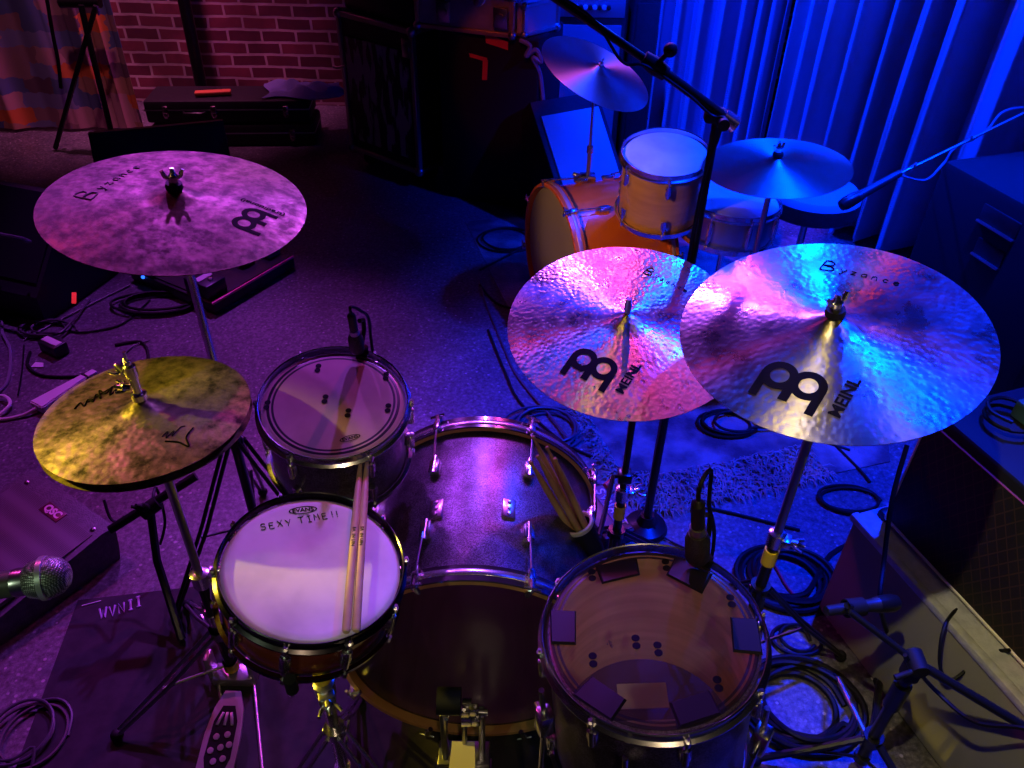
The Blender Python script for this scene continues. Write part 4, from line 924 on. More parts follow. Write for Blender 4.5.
b = BM(); box(b, Mc @ Matrix.Translation((wc / 2 + .01, .22, hc_ / 2)), (wc + .02, .44, hc_), .012); build('cabinet', b, mat('matt_black_paint', (.004, .004, .005), .85), cab)
def on_c(px, py):
    n = Vector(Mc.col[1][:3]); o = Mc @ Vector((0, -.001, 0)); d = ray(px, py, z=1) - CP; p = CP + d * ((o - CP).dot(n) / d.dot(n)); return Mc.inverted() @ p
for nm, quads in (('red_label', [((485, 33), (508, 42), (508, 50), (486, 43))]), ('red_tape_mark', [((469, 53), (487, 58), (487, 62), (470, 57)), ((483, 58), (488, 60), (487, 80), (482, 80))])):
    b = BM()
    for q in quads:
        pts = [on_c(*p) for p in q]; lo = [b.verts.new(Mc @ Vector((p.x, .002, p.z))) for p in pts]; hi = [b.verts.new(Mc @ Vector((p.x, -.002, p.z))) for p in pts]
        b.faces.new(lo); b.faces.new(hi)
        for k in range(4): b.faces.new((lo[k], lo[(k + 1) % 4], hi[(k + 1) % 4], hi[k]))
    build(nm, b, red, cab, smooth=False)
b = BM(); box(b, Mc @ Matrix.Translation((wc + .02, .03, .42)), (.012, .03, .03), .003); build('side_clip', b, mat('pale_clip', (.4, .6, .4), .4), cab)
warm_al = mat('warm_aluminium', (.5, .36, .2), .4, .7)
grc = noisy(mat('grey_case_lid', (.2, .2, .24), .5), (.16, .16, .2), (.26, .26, .3), 10)
fc2, _ = flight_case((f0_.x, f0_.y - .01), uc, wc * .97, .40, .16, 'silver-edged flat flight case lying on the black cabinet', grc, .02, False, hc_ + .012, latches=((wc * .28, .07), (wc * .86, .07)), al_=warm_al)
d0 = ray(524, 38, Y=3.83); d1 = ray(557, 31, Y=3.99)
ud2 = Vector((d1.x - d0.x, d1.y - d0.y, 0))
blc, _ = flight_case((d0.x, d0.y), ud2, max(.18, ud2.length), .16, .12, 'pale flight case end lit blue right of the black cabinet', mat('pale_laminate', (.5, .5, .55), .4), .018, False, hc_ + .012, al_=al, )
# jack plugs and tangled lead hanging off the corner
b = BM(); base = ray(524, 48, Y=3.8)
tube(b, spline([ray(520, 40, Y=3.8), ray(530, 46, Y=3.78), ray(526, 56, Y=3.78), ray(536, 50, Y=3.78), ray(541, 62, Y=3.78), ray(533, 58, Y=3.78), ray(540, 75, Y=3.8), ray(544, 110, Y=3.8)], 8), .011, 6); tag(build('hanging_cable', b, MATS['blue_grey_cable'], loc=base), 'knotted cable hanging from the flight case corner', 'cable')
# two stacked black instrument cases and things on them
i0, i1 = ray(163, 140, h=.0), ray(322, 136, h=.0)
i0.y = 4.53; i1 = Vector((i1.x, 4.60, 0)); ui = i1 - i0; wi = ui.length
for k, (z0, hh, lab) in enumerate(((.0, .13, 'lower of two black instrument cases against the brick wall'), (.134, .13, 'upper of two black instrument cases against the brick wall'))):
    M = xf((i0.x - .02 * k, i0.y + .01 * k, z0), ui); t = thing('instrument_case', lab, 'case', M, 'black instrument cases by the brick wall'); M = W(t)
    b = BM(); box(b, M @ Matrix.Translation((wi / 2, .14, hh / 2)), (wi, .28, hh), .018); build('shell', b, tolex, t)
    b = BM(); box(b, M @ Matrix.Translation((wi / 2, .14, hh * .6)), (wi + .004, .284, .008), .002); build('lid_seam', b, dullchrome, t)
    for x in (.12, wi * .42, wi * .86):
        b = BM(); box(b, M @ Matrix.Translation((x, -.006, hh * .55)), (.034, .012, .06), .006); box(b, M @ Matrix.Translation((x, -.012, hh * .38)), (.02, .01, .03), .004); build('latch', b, plate_m, t)
    b = BM(); tube(b, [M @ Vector((.22, -.004, hh * .5)), M @ Vector((.23, -.025, hh * .5)), M @ Vector((.33, -.025, hh * .5)), M @ Vector((.34, -.004, hh * .5))], .009); build('handle', b, black, t)
Mi = xf((i0.x, i0.y, .27), ui)
b = BM(); box(b, Mi @ Matrix.Translation((wi * .39, .1, .012)) @ Matrix.Rotation(.15, 4, 'Z'), (.20, .05, .022), .006); tag(build('orange_strap', b, mat('orange_fabric', (.8, .2, .06), .7), loc=Mi @ Matrix.Translation((wi * .38, .08, 0))), 'orange folded strap on the stacked instrument cases', 'strap')
b = BM(); g = 18; vs = {}
for i in range(g):
    for j in range(12):
        x = i / (g - 1); y = j / 11; e = math.sin(PI * x) * math.sin(PI * y)
        vs[i, j] = b.verts.new(Mi @ Vector((wi * .70 + x * .44 + .03 * math.sin(y * 5), .02 + y * .26 + .03 * math.sin(x * 7), .006 + e ** .5 * (.03 + .022 * math.sin(x * 14 + y * 6) + .014 * math.sin(y * 17 - x * 5)))))
for i in range(g - 1):
    for j in range(11): b.faces.new((vs[i, j], vs[i + 1, j], vs[i + 1, j + 1], vs[i, j + 1]))
cl_o = build('crumpled_cloth', b, mat('grey_cloth', (.16, .18, .4), .8), loc=Mi @ Matrix.Translation((wi * .8, .12, 0))); sm = cl_o.modifiers.new('s', 'SOLIDIFY'); sm.thickness = .004
tag(cl_o, 'crumpled pale cloth on the right end of the stacked cases', 'cloth')
# left dark stage monitors
def wedge(label, A, B, depth, h, tilt_h, m, face_m, extra=0.1, name='stage_monitor'):
    """A, B: top edge ends (xy); slopes down to the side -perp"""
    A, B = Vector((A[0], A[1], 0)), Vector((B[0], B[1], 0)); M = xf(A, B - A); w = (B - A).length
    t = thing(name, label, 'monitor', M); M = W(t)
    prof = [(-depth, 0), (-depth, tilt_h), (-depth + .02, tilt_h + .015), (-.02, h), (.02, h - .005), (extra + .01, h * .35), (extra, 0)]
    b = BM(); MM = M @ Matrix(((0, 0, 1, 0), (1, 0, 0, 0), (0, 1, 0, 0), (0, 0, 0, 1)))
    prism(b, prof, MM, w); bmesh.ops.bevel(b, geom=[e for e in b.edges if e.calc_face_angle(0) > .5], offset=.01, segments=2, affect='EDGES'); build('cabinet', b, m, t)
    p, q = Vector((-depth + .045, tilt_h + .035)), Vector((-.035, h - .008)); 
    n = Vector((-(q - p).y, (q - p).x)).normalized()
    b = BM(); prism(b, [tuple(p - n * .004), tuple(q - n * .004), tuple(q + n * .008), tuple(p + n * .008)], MM @ Matrix.Translation((0, 0, .02)), w - .04)
    g_ = build('grille', b, face_m, t, smooth=False)
    return t, M, g_, w, (p, q, n)
perf = mat('perforated_grille', (.22, .2, .24), .5, .2)
def perfo():
    v = coords(perf); n = N(perf, 'ShaderNodeTexVoronoi', i_Scale=260); n.inputs['Randomness'].default_value = 0; L(perf, v, n.inputs['Vector'])
    L(perf, ramp(perf, n.outputs['Distance'], [(.3, (.03, .028, .035)), (.45, (.14, .13, .155))]), bsdf(perf).inputs['Base Color'])
perfo()
mon_m = noisy(mat('charcoal_abs', (.09, .085, .1), .5), (.07, .065, .08), (.11, .1, .12), 50, bump=.2, bscale=200)
g_xy = lambda x, y, h: (ray(x, y, h=h).x, ray(x, y, h=h).y)
q_t, q_M, q_g, q_w, (qp, qq, qn) = wedge('grey stage monitor with a small badge at the left edge', g_xy(27, 472, .12), g_xy(108, 530, .12), .46, .12, .055, mon_m, perf, .0)
bc_ = ray(53, 515, z=1)  # badge on the sloping face
def face_pt(px, py):
    A_ = q_M @ Vector((0, qp.x, qp.y)); B_ = q_M @ Vector((0, qq.x, qq.y)); n = (B_ - A_).cross(Vector(q_M.col[0][:3])).normalized()
    if n.z < 0: n = -n
    d = ray(px, py, z=1) - CP; return CP + d * ((A_ + n * .0085 - CP).dot(n) / d.dot(n)), n
e1_, nn_ = face_pt(41, 503); e2_, _ = face_pt(66, 520); cB = (e1_ + e2_) / 2 - Vector((0, 0, .002)); Mbd = fr(cB, nn_, x=q_M.col[0][:3])
cen, _ = face_pt(53, 512); Mbd.translation = cen
b = BM(); box(b, Mbd, (.085, .036, .004), .001); bd = build('badge', b, mat('badge_plate', (.12, .02, .05), .4, .3), q_t)
b = BM(); text_mesh('QSC', .030, lambda x, y: Mbd @ Vector((x, y, .0028)), b, bold=.0014, sx=1.15); build('lettering', b, mat('badge_letters', (.85, .55, .75), .4), q_t, smooth=False)
for px, py in ((27, 482), (93, 529)):
    c_, n_ = face_pt(px, py); b = BM(); lathe(b, [(0, .003), (.006, .002), (.008, 0)], fr(c_, n_), 12); build('screw', b, dullchrome, q_t)
dark_abs = mat('black_abs', (.015, .014, .018), .55)
m1 = ray(85, 150, h=.35); 
wedge('black loudspeaker slumped before the patchwork curtain, behind the ride', (-1.98, 3.6), (-1.42, 3.8), .28, .44, .12, dark_abs, dark_abs, .2)
w2 = wedge('black stage monitor with side handle at the left edge', (-2.42, 3.18), (-1.79, 2.98), .32, .42, .12, dark_abs, dark_abs, .12)
hp_ = ray(72, 264, h=.28)
b = BM(); Mh_ = w2[1] @ Matrix.Translation((.58, -.22, .31)) @ Matrix.Rotation(.73, 4, 'X')
tube(b, [Mh_ @ Vector((-.1, 0, .0)), Mh_ @ Vector((-.09, 0, .03)), Mh_ @ Vector((.03, 0, .03)), Mh_ @ Vector((.04, 0, .0))], .009); build('handle', b, mon_m, w2[0])
rt = ray(74, 298, Y=2.74); b = BM(); box(b, fr(rt, (0, -.8, .6)), (.018, .045, .004), .001); tag(build('led_strip', b, mat('red_led', (.9, .04, .06), .5, Emission_Color=(1, .03, .05, 1), Emission_Strength=.6), loc=rt), 'short glowing red indicator strip by the left monitor', 'light')  # red LED strip, glowing by itself
# ---------------------------------------------------------------- floor clutter
pb0, pb1, pb2, pb3 = ray(216, 316, h=.0), ray(296, 268, h=.0), ray(150, 268, h=0), ray(130, 288, h=0)
upb = (pb1 - pb0); dpb = pb1 - pb0
Mpb = xf(pb0, upb); pbo = thing('pedalboard', 'dark pedalboard with a pink edge strip behind the ride stand', 'pedalboard', Mpb); Mpb = W(pbo)
wpb = upb.length
b = BM(); box(b, Mpb @ Matrix.Translation((wpb / 2, .26, .03)), (wpb, .52, .05), .008); box(b, Mpb @ Matrix.Translation((wpb / 2, .26, .058)), (wpb - .03, .49, .006), 0); build('board', b, black, pbo)
b = BM(); box(b, Mpb @ Matrix.Translation((wpb / 2, .003, .058)), (wpb, .008, .010), .001); build('edge_strip', b, mat('pink_edge', (.9, .12, .3), .3), pbo)
for i, (x, y, w, d, h, c, lab, cat_) in enumerate([(.02, .10, .10, .14, .06, (.02, .02, .03), 'boxy black pedal with a pale label nearest the pink edge corner', 1), (.03, .42, .14, .10, .03, (.4, .38, .45), 'silver pedal at the left end of the pedalboard', 2), (.26, .16, .07, .12, .04, (.10, .02, .05), 'dark maroon pedal in the middle of the pedalboard', 0), (.38, .12, .07, .11, .04, (.15, .15, .18), 'grey pedal near the right end of the pedalboard', 3), (.36, .30, .08, .1, .04, (.02, .03, .06), 'dark blue pedal at the back of the pedalboard', 0)]):
    Mx = Mpb @ Matrix.Translation((x + .04, y, .062)); t = thing('effect_pedal', lab, 'pedal', Mx, 'pedals on the pedalboard')
    b = BM(); box(b, Mx @ Matrix.Translation((0, 0, h / 2)), (w, d, h), .005); build('housing', b, mat('pedal_enamel', c, .35, .3), t)
    b = BM(); lathe(b, [(0, .012), (.009, .01), (.011, 0)], Mx @ Matrix.Translation((0, -d * .28, h)), 12); build('footswitch', b, chrome, t)
    for k in (-1, 1): b = BM(); lathe(b, [(0, .014), (.009, .012), (.010, 0)], Mx @ Matrix.Translation((k * w * .25, d * .28, h)), 12); build('knob', b, white if cat_ == 3 else black, t)
    if cat_ == 1:
        b = BM(); box(b, Mx @ Matrix.Translation((0, d * .02, h + .001)), (w * .75, .03, .002)); build('label_plate', b, white, t)
led = Mpb @ Vector((-.09, .42, .07)); b = BM(); sphere(b, ray(143, 277, h=.05), .008); tag(build('indicator_light', b, mat('blue_led', (.05, .15, 1), .3, Emission_Color=(.02, .12, 1, 1), Emission_Strength=2.5), loc=ray(143, 277, h=.05)), 'tiny blue indicator light left of the pedalboard', 'light')
# pale inline adapter
n0, n1 = ray(37, 408, h=.02), ray(97, 372, h=.02); dn = (n1 - n0); Ln = dn.length; Mn = xf(Vector((n0.x, n0.y, 0)), dn)
pa_ = thing('power_strip', 'pale tapered power strip on the floor left of the hi-hat', 'power strip', Mn); Mn = W(pa_)
b = BM(); prism(b, [(0, -.035), (Ln * .8, -.016), (Ln * .8, .016), (0, .035)], Mn @ Matrix.Translation((0, 0, .003)), .034); bmesh.ops.bevel(b, geom=list(b.edges), offset=.004, segments=2, affect='EDGES'); build('body', b, white, pa_)
b = BM(); box(b, Mn @ Matrix.Translation((Ln * .9, 0, .020)), (Ln * .16, .030, .03), .006); build('end_cap', b, white, pa_)
b = BM(); box(b, Mn @ Matrix.Translation((Ln * .81, 0, .020)), (.006, .036, .036), .002); build('band', b, black, pa_)
b = BM(); tube(b, spline([Mn @ Vector((0, 0, .02)), ray(20, 416, h=.008), ray(-5, 419, h=.008), ray(-40, 410, h=.008)], 8), .0065, 8); tag(build('power_cable', b, white, loc=n0), 'pale cable leading left from the tapered power strip', 'cable')
b = BM(); tube(b, spline([ray(-10, 398, h=.01), ray(4, 396, h=.02), ray(10, 404, h=.02), ray(-2, 416, h=.01)], 8), .006, 8); tag(build('power_cable', b, white, loc=ray(4, 396, h=.0)), 'short curled pale cable at the left edge', 'cable')
ad = ray(56, 352, h=.0); t = thing('power_adapter', 'black adapter with pale top on the floor left of the ride', 'adapter', ad)
b = BM(); box(b, fr(ad + Vector((0, 0, .026)), (0, 0, 1), spin=-.5), (.10, .06, .05), .008); build('housing', b, black, t)
b = BM(); box(b, fr(ad + Vector((0, 0, .052)), (0, 0, 1), spin=-.5), (.085, .028, .003), .001); build('label', b, white, t)
b = BM(); prism(b, [(-.02, -.012), (.026, -.01), (.014, .016), (-.018, .02)], fr(ray(38, 366, h=.001), (0, 0, 1)), .004); tag(build('paper_scrap', b, white, loc=ray(38, 366, h=0), smooth=False), 'small white scrap on the floor below the adapter', 'paper')
# drum mat
Pm = [(-1.17, 1.34), (.30, 1.60), (.42, .2), (-1.02, .2)]
b = BM(); prism(b, Pm[::-1], Matrix.Translation((0, 0, .0005)), .004)
dm = build('drum_mat', b, noisy(mat('dark_mat', (.014, .012, .014), .8), (.010, .009, .010), (.022, .019, .022), 30), loc=Vector((-.4, .7, 0)), smooth=False); tag(dm, 'thin black mat under the near drum kit with scrawled letters', 'mat')
b = BM(); a, e = ray(100, 619, h=.0055), ray(142, 606, h=.0055); dd = (e - a); dx = dd.normalized(); dy = Vector((-dx.y, dx.x, 0)); wd = dd.length
write_strokes(b, 'WVNII', wd / 6.2, .034, wd / 6.2 * .35, .0028, lambda x, y: a + dx * x + dy * y, .1); build('scrawled_letters', b, mat('chalk_mark', (.55, .4, .7), .6), dm)
b = BM(); tube(b, [ray(82, 606, h=.0055), ray(101, 601, h=.0055)], .002, 5); build('pale_edge_line', b, white, dm)
# labelled floor box by the stands
l0, l1 = ray(599, 490, h=.05), ray(624, 526, h=.05); dl = l1 - l0
Ml = xf(Vector((l0.x, l0.y, .0)), dl); fb_ = thing('floor_box', 'dark box with blue letters beside the yellow-locked stand', 'box', Ml); Ml = W(fb_)
b = BM(); box(b, Ml @ Matrix.Translation((dl.length / 2, -.025, .024)), (dl.length + .05, .10, .048), .005); build('housing', b, black, fb_)
b = BM(); box(b, Ml @ Matrix.Translation((dl.length / 2, .0, .049)), (dl.length + .03, .04, .003)); build('label_plate', b, mat('slate_plate', (.015, .03, .09), .5), fb_)
b = BM(); write_strokes(b, 'CVMAYT'.replace('C', 'S'), dl.length / 8.6, .026, dl.length / 8.6 * .5, .0022, lambda x, y: Ml @ Vector((x, -.012 + y, .0515)), .05); build('lettering', b, mat('pale_blue_paint', (.7, .8, .95), .5), fb_)
b = BM(); p = ray(605, 486, h=.03); cyl(b, p, p + Vector((.02, .02, .0)), .009); build('red_plug', b, mat('red_plastic', (.8, .08, .05), .4), fb_)
# cables
def cable(pts, label, r=.0045, m=None, z=.006, closed=False, name='cable', cat='cable', group=None):
    q = []
    for i, p in enumerate(pts):
        v = ray(p[0], p[1], h=p[2] if len(p) > 2 else z); q.append(v)
    b = BM(); tube(b, spline(q, 7), r, 7)
    o = build(name, b, m or cable_m, loc=Vector((q[0].x, q[0].y, 0))); tag(o, label, cat, group); return o
def coil(px, py, R, n, label, r=.0045, m=None, squash=1, tail=None, jit=.12, seed=1):
    rnd = random.Random(seed); c = ray(px, py, h=.006); pts = []
    for k in range(n * 10):
        a = k / 10 * 2 * PI; rr = R * (1 + jit * math.sin(a * .37 + seed) + rnd.uniform(-.02, .02) - .04 * (k / 10))
        pts.append(Vector((c.x + rr * math.cos(a) + .02 * math.sin(k * .13 + seed), c.y + rr * squash * math.sin(a), .006 + .0045 * ((k / 10) % 4) + .002 * math.sin(k))))
    for t in tail or []:
        pts.append(ray(t[0], t[1], h=.006))
    b = BM(); tube(b, spline(pts, 4), r, 7); o = build('coiled_cable', b, m or cable_m, loc=c); tag(o, label, 'cable'); return o
purp = mat('grey_cable', (.06, .055, .07), .45)
coil(545, 430, .13, 6, 'messy blue-lit cable coil behind the bass drum', .0045, purp, .9, [(520, 380), (505, 350), (485, 300), (480, 280)], seed=2)
coil(730, 425, .10, 4, 'cable coil on the rug between the two bronze crashes', .005, None, .7, [(790, 432), (850, 450)], seed=3)
coil(787, 578, .13, 6, 'thick black cable coil beside the right cymbal stand', .0075, None, .85, [(830, 555), (860, 540)], seed=4)
coil(800, 705, .145, 6, 'large black cable coil at bottom right by the floor tom', .0075, None, .85, [(860, 740)], seed=5)
coil(792, 640, .055, 2, 'single small cable loop between two coils at right', .005, None, .8, seed=6)
coil(28, 735, .075, 4, 'grey cable coil at the bottom left corner', .004, purp, 1.1, [(30, 775)], seed=7)
coil(158, 305, .17, 4, 'tangled cable heap left of the pedalboard', .006, None, .5, [(200, 300)], seed=8)
coil(48, 330, .10, 4, 'small purple-lit cable tangle by the adapter', .004, purp, .6, [(90, 300)], seed=9)
coil(505, 240, .13, 2, 'cable loops on the rug by the orange bass drum', .005, None, .9, [(480, 270)], seed=12)
coil(855, 500, .10, 2, 'cable ring on the floor behind the cream amplifier', .005, None, .6, seed=10)
cable([(30, 352), (28, 366), (45, 376), (90, 376), (140, 372), (148, 355), (140, 342), (115, 345)], 'black cable looping round the adapter', .006)
cable([(62, 325), (75, 332), (100, 330), (125, 322), (150, 300)], 'long thin cable arc below the left monitor', .004)
cable([(24, 340), (60, 320), (95, 302), (130, 285)], 'grey cable running to the heap left of the pedalboard', .0035, purp)
cable([(5, 300), (2, 330), (10, 350), (8, 380), (-5, 395)], 'blue-grey cable at the left edge', .006, MATS['blue_grey_cable'])
cable([(24, 345), (22, 370), (18, 395)], 'thin dark cable left of the white scrap', .003)
cable([(75, 398), (110, 380), (128, 350), (150, 340)], 'thin grey cable crossing behind the hi-hat', .003, purp)
cable([(488, 330), (505, 372), (520, 402), (560, 440), (600, 460), (640, 478), (680, 500), (740, 515), (800, 530)], 'black cable crossing the rug from left to right', .005)
cable([(480, 285), (500, 305), (545, 315), (540, 330)], 'black cable curling at the rug corner', .005)
cable([(585, 482), (605, 486), (625, 488), (640, 486)], 'thin cable passing the dark labelled box', .003)
cable([(775, 565), (790, 590), (810, 606), (820, 600)], 'dark red cable on the blue floor by the coil', .004, mat('red_cable', (.35, .03, .06), .4))
cable([(830, 440), (860, 470), (870, 482)], 'cable on the rug below the biggest cymbal', .005)
b = BM(); bp_ = ray(903, 455, h=.5)
tube(b, spline([ray(907, 445, Y=1.34), ray(892, 500, Y=1.27), ray(884, 560, Y=1.2), ray(880, 605, Y=1.12), ray(890, 640, h=.1)], 8), .0055, 7); tag(build('speaker_cable', b, cable_m, loc=bp_), 'black cable hanging down over the cream amplifier grille', 'cable')
b = BM(); tube(b, spline([ray(966, 600, Y=1.13), ray(945, 625, Y=1.05), ray(940, 665, Y=1.0), ray(952, 680, Y=.98), ray(985, 655, Y=1.0), ray(1010, 650, Y=.98)], 8), .004, 7); cyl(b, ray(960, 606, Y=1.12), ray(968, 596, Y=1.13), .009); tag(build('speaker_cable', b, cable_m, loc=ray(966, 600, Y=1.1)), 'thin looping lead in front of the pale amplifier top', 'cable')
b = BM(); p = ray(838, 678, h=.02); q = ray(872, 748, h=.02); cyl(b, p, q, .008); tag(build('metal_rod', b, mat('blue_steel', (.4, .42, .5), .25, .9), loc=p), 'thin shiny rod on the floor at bottom right', 'rod')
# ---------------------------------------------------------------- rug
rp = [ray(465, 222, h=0), ray(509, 310, h=0), ray(575, 410, h=0), ray(625, 500, h=0), ray(665, 512, h=0), ray(755, 492, h=0), ray(830, 475, h=0), ray(890, 462, h=0), Vector((1.45, 2.6, 0)), Vector((1.4, 3.55, 0)), Vector((.4, 3.8, 0))]
rugm = noisy(mat('worn_rug', (.2, .17, .2), .95), (.06, .05, .065), (.24, .21, .22), 7, 8, .4, .62, bump=.6, bscale=90)
b = BM(); prism(b, [(p.x, p.y) for p in rp][::-1], Matrix.Translation((0, 0, .0005)), .003); rug = build('rug', b, rugm, loc=Vector((.6, 2.5, 0)), smooth=False)
tag(rug, 'worn grey-purple patterned rug with shaggy edge under the far kit', 'rug')
b = BM(); rnd = random.Random(5)
def blade(p, d, ln, w=.0018):
    s = Vector((-d.y, d.x, 0)) * w; k = Vector((rnd.uniform(-.6, .6), rnd.uniform(-.6, .6), 0)) * ln * .6
    a = [p - s, p + s, p + d * ln * .5 + k * .5 + s + Vector((0, 0, ln * rnd.uniform(.1, .45))), p + d * ln * .5 + k * .5 - s + Vector((0, 0, ln * .3)), p + d * ln + k + Vector((0, 0, .003))]
    v = [b.verts.new(x) for x in a]; b.faces.new((v[0], v[1], v[2], v[3])); b.faces.new((v[3], v[2], v[4]))
for k in range(2, 7):
    A_, B_ = rp[k], rp[k + 1]; L_ = (B_ - A_).length; t_ = (B_ - A_).normalized(); out = Vector((t_.y, -t_.x, 0))
    if k == 6: continue
    for _ in range(int(L_ * 2600)):
        u = rnd.random() * L_; inset = rnd.random() ** 1.4 * .16
        if k == 2: inset *= .25
        p = A_ + t_ * u - out * inset; p.z = .003
        a = rnd.uniform(-1.0, 1.0); d = out * math.cos(a) + t_ * math.sin(a)
        if k == 2: d = -d if False else d
        blade(p, d, rnd.uniform(.02, .05))
fringe = build('shaggy_fringe', b, noisy(mat('shag_yarn', (.3, .27, .26), .9), (.2, .17, .18), (.36, .33, .32), 6), rug); fringe['kind'] = 'stuff'
# ---------------------------------------------------------------- patchwork curtain, wall stand, pole, room
def drape(name, x0, y0, x1, y1, h, m, amp, lam, seed, zb=.02, sharp=1.0, rows=10, flare=.2):
    rnd = random.Random(seed); A_, B_ = Vector((x0, y0, 0)), Vector((x1, y1, 0)); L_ = (B_ - A_).length; t_ = (B_ - A_) / L_; n_ = Vector((-t_.y, t_.x, 0))
    nx = int(L_ / .008); ph = [rnd.uniform(0, 6.28) for _ in range(6)]
    b = BM(); g = []
    u = 0; offs_ = []; ctr = []
    # irregular folds: cumulative phase with varying wavelength
    phs = []; p = 0
    for i in range(nx + 1):
        s = i / nx * L_; p += (2 * PI / (lam * (1 + .45 * math.sin(s * 3.1 + ph[0]) + .25 * math.sin(s * 8.7 + ph[1])))) * (L_ / nx); phs.append(p)
    for j in range(rows + 1):
        z = zb + (h - zb) * j / rows; row = []
        for i in range(nx + 1):
            s = i / nx * L_; a_ = amp * (1 + .4 * math.sin(s * 2.3 + ph[2])) * (1 + flare * (1 - j / rows))
            w = math.sin(phs[i] + .5 * math.sin(z * 1.3 + s)); w = math.copysign(abs(w) ** sharp, w)
            o = a_ * w + .25 * a_ * math.sin(phs[i] * 2.7 + ph[3] + z * .8)
            row.append(b.verts.new(A_ + t_ * (s + .012 * math.sin(phs[i] * 2)) + n_ * o + Vector((0, 0, z))))
        g.append(row)
    for j in range(rows):
        for i in range(nx): b.faces.new((g[j][i], g[j][i + 1], g[j + 1][i + 1], g[j + 1][i]))
    o = build(name, b, m, loc=(A_ + B_) / 2, angle=80); sl = o.modifiers.new('thickness', 'SOLIDIFY'); sl.thickness = .003
    return o
velvet = mat('blue_stage_velvet', (.42, .42, .48), .75, 0, Sheen_Weight=.3)
o = drape('stage_curtain', .60, 4.60, 1.28, 4.12, 2.6, velvet, .05, .15, 11); tag(o, 'left length of heavy blue-lit curtain behind the far kit', 'curtain', 'blue-lit stage curtains')
o = drape('stage_curtain', 1.28, 4.06, 2.7, 2.40, 2.6, velvet, .085, .19, 5, sharp=.8); tag(o, 'right length of heavy blue-lit curtain with wide folds', 'curtain', 'blue-lit stage curtains')
patch = mat('patchwork_cloth', (.3, .15, .2), .85)
def patchwork():
    m = patch; v = coords(m); sp = N(m, 'ShaderNodeSeparateXYZ'); L(m, v, sp.inputs[0])
    def mth(op, a, bb=None, c=None):
        n = N(m, 'ShaderNodeMath', operation=op)
        for i, x in enumerate((a, bb, c)):
            if x is None: continue
            if isinstance(x, (int, float)): n.inputs[i].default_value = x
            else: L(m, x, n.inputs[i])
        return n.outputs[0]
    nz = N(m, 'ShaderNodeTexNoise', i_Scale=14, i_Detail=2); L(m, v, nz.inputs['Vector'])
    zz = mth('MULTIPLY_ADD', sp.outputs['Z'], 11.5, mth('MULTIPLY', nz.outputs['Fac'], .8)); row = mth('FLOOR', zz)
    wn = N(m, 'ShaderNodeTexWhiteNoise', noise_dimensions='1D'); L(m, row, wn.inputs['W'])
    xx = mth('MULTIPLY_ADD', sp.outputs['X'], 6.5, mth('MULTIPLY_ADD', wn.outputs['Value'], 3, mth('MULTIPLY', nz.outputs['Fac'], .6))); colm = mth('FLOOR', xx)
    cx = N(m, 'ShaderNodeCombineXYZ'); L(m, colm, cx.inputs['X']); L(m, row, cx.inputs['Y'])
    w2 = N(m, 'ShaderNodeTexWhiteNoise', noise_dimensions='2D'); L(m, cx.outputs[0], w2.inputs['Vector'])
    L(m, ramp(m, w2.outputs['Value'], [(0, (.32, .16, .2)), (.2, (.7, .16, .05)), (.36, (.1, .12, .3)), (.52, (.5, .25, .3)), (.66, (.16, .08, .14)), (.8, (.42, .2, .16)), (.9, (.22, .2, .42))], 'CONSTANT'), bsdf(m).inputs['Base Color'])
patchwork()
pe = ray(118, 40, Y=4.75)
o = drape('patchwork_curtain', -3.3, 4.72, pe.x, 4.78, 2.4, patch, .018, .3, 3); tag(o, 'patchwork curtain of orange, pink and blue scraps at top left', 'curtain')
# crossed stand in front of the patchwork
xs = thing('folding_stand', 'thin black crossed-leg stand before the patchwork curtain', 'stand', Vector((-2.3, 4.45, 0)))
for nm, pts, r in (('leg', [(81, 5), (88, 36), (108, 118)], .016), ('leg', [(96, 6), (87, 36), (74, 82)], .014)):
    b = BM(); q_ = [ray(*q, Y=4.45) for q in pts]; dv = q_[-1] - q_[-2]; q_.append(q_[-1] + dv * ((.014 - q_[-1].z) / dv.z)); tube(b, q_, r, 8); build(nm, b, blackmetal, xs)
b = BM(); cyl(b, ray(60, 2, Y=4.5), ray(100, 2, Y=4.5), .03); build('cross_bar', b, blackmetal, xs)
b = BM(); tube(b, spline([ray(46, -6, Y=4.5), ray(53, 35, Y=4.5), ray(58, 60, Y=4.5), ray(61, 88, Y=4.5)], 6), .010, 6); tag(build('hanging_cable', b, cable_m, loc=ray(53, 35, Y=4.5)), 'thin black cable hanging before the patchwork curtain', 'cable')
b = BM(); cyl(b, ray(97, 6, Y=4.4), ray(99, 15, Y=4.4), .006); build('clip', b, plate_m, xs)
wallY = 5.3
pt, pb_ = ray(184, -5, Y=5.05), ray(205, 108, Y=5.05)
pole = thing('pipe', 'black pole leaning on the brick wall behind the cases', 'pole', pb_)
pxm = (pt.x + pb_.x) / 2
b = BM(); tube(b, [Vector((pb_.x, 5.06, .01)), Vector((pt.x, 5.08, 1.9))], .036, 14); build('tube', b, blackmetal, pole)
b = BM(); lathe(b, [(0, 0), (.12, 0), (.12, .01), (.04, .03), (0, .03)], Matrix.Translation((pb_.x, 5.06, 0)), 24); build('foot', b, blackmetal, pole)
brick = mat('painted_brick', (.3, .08, .06), .7)
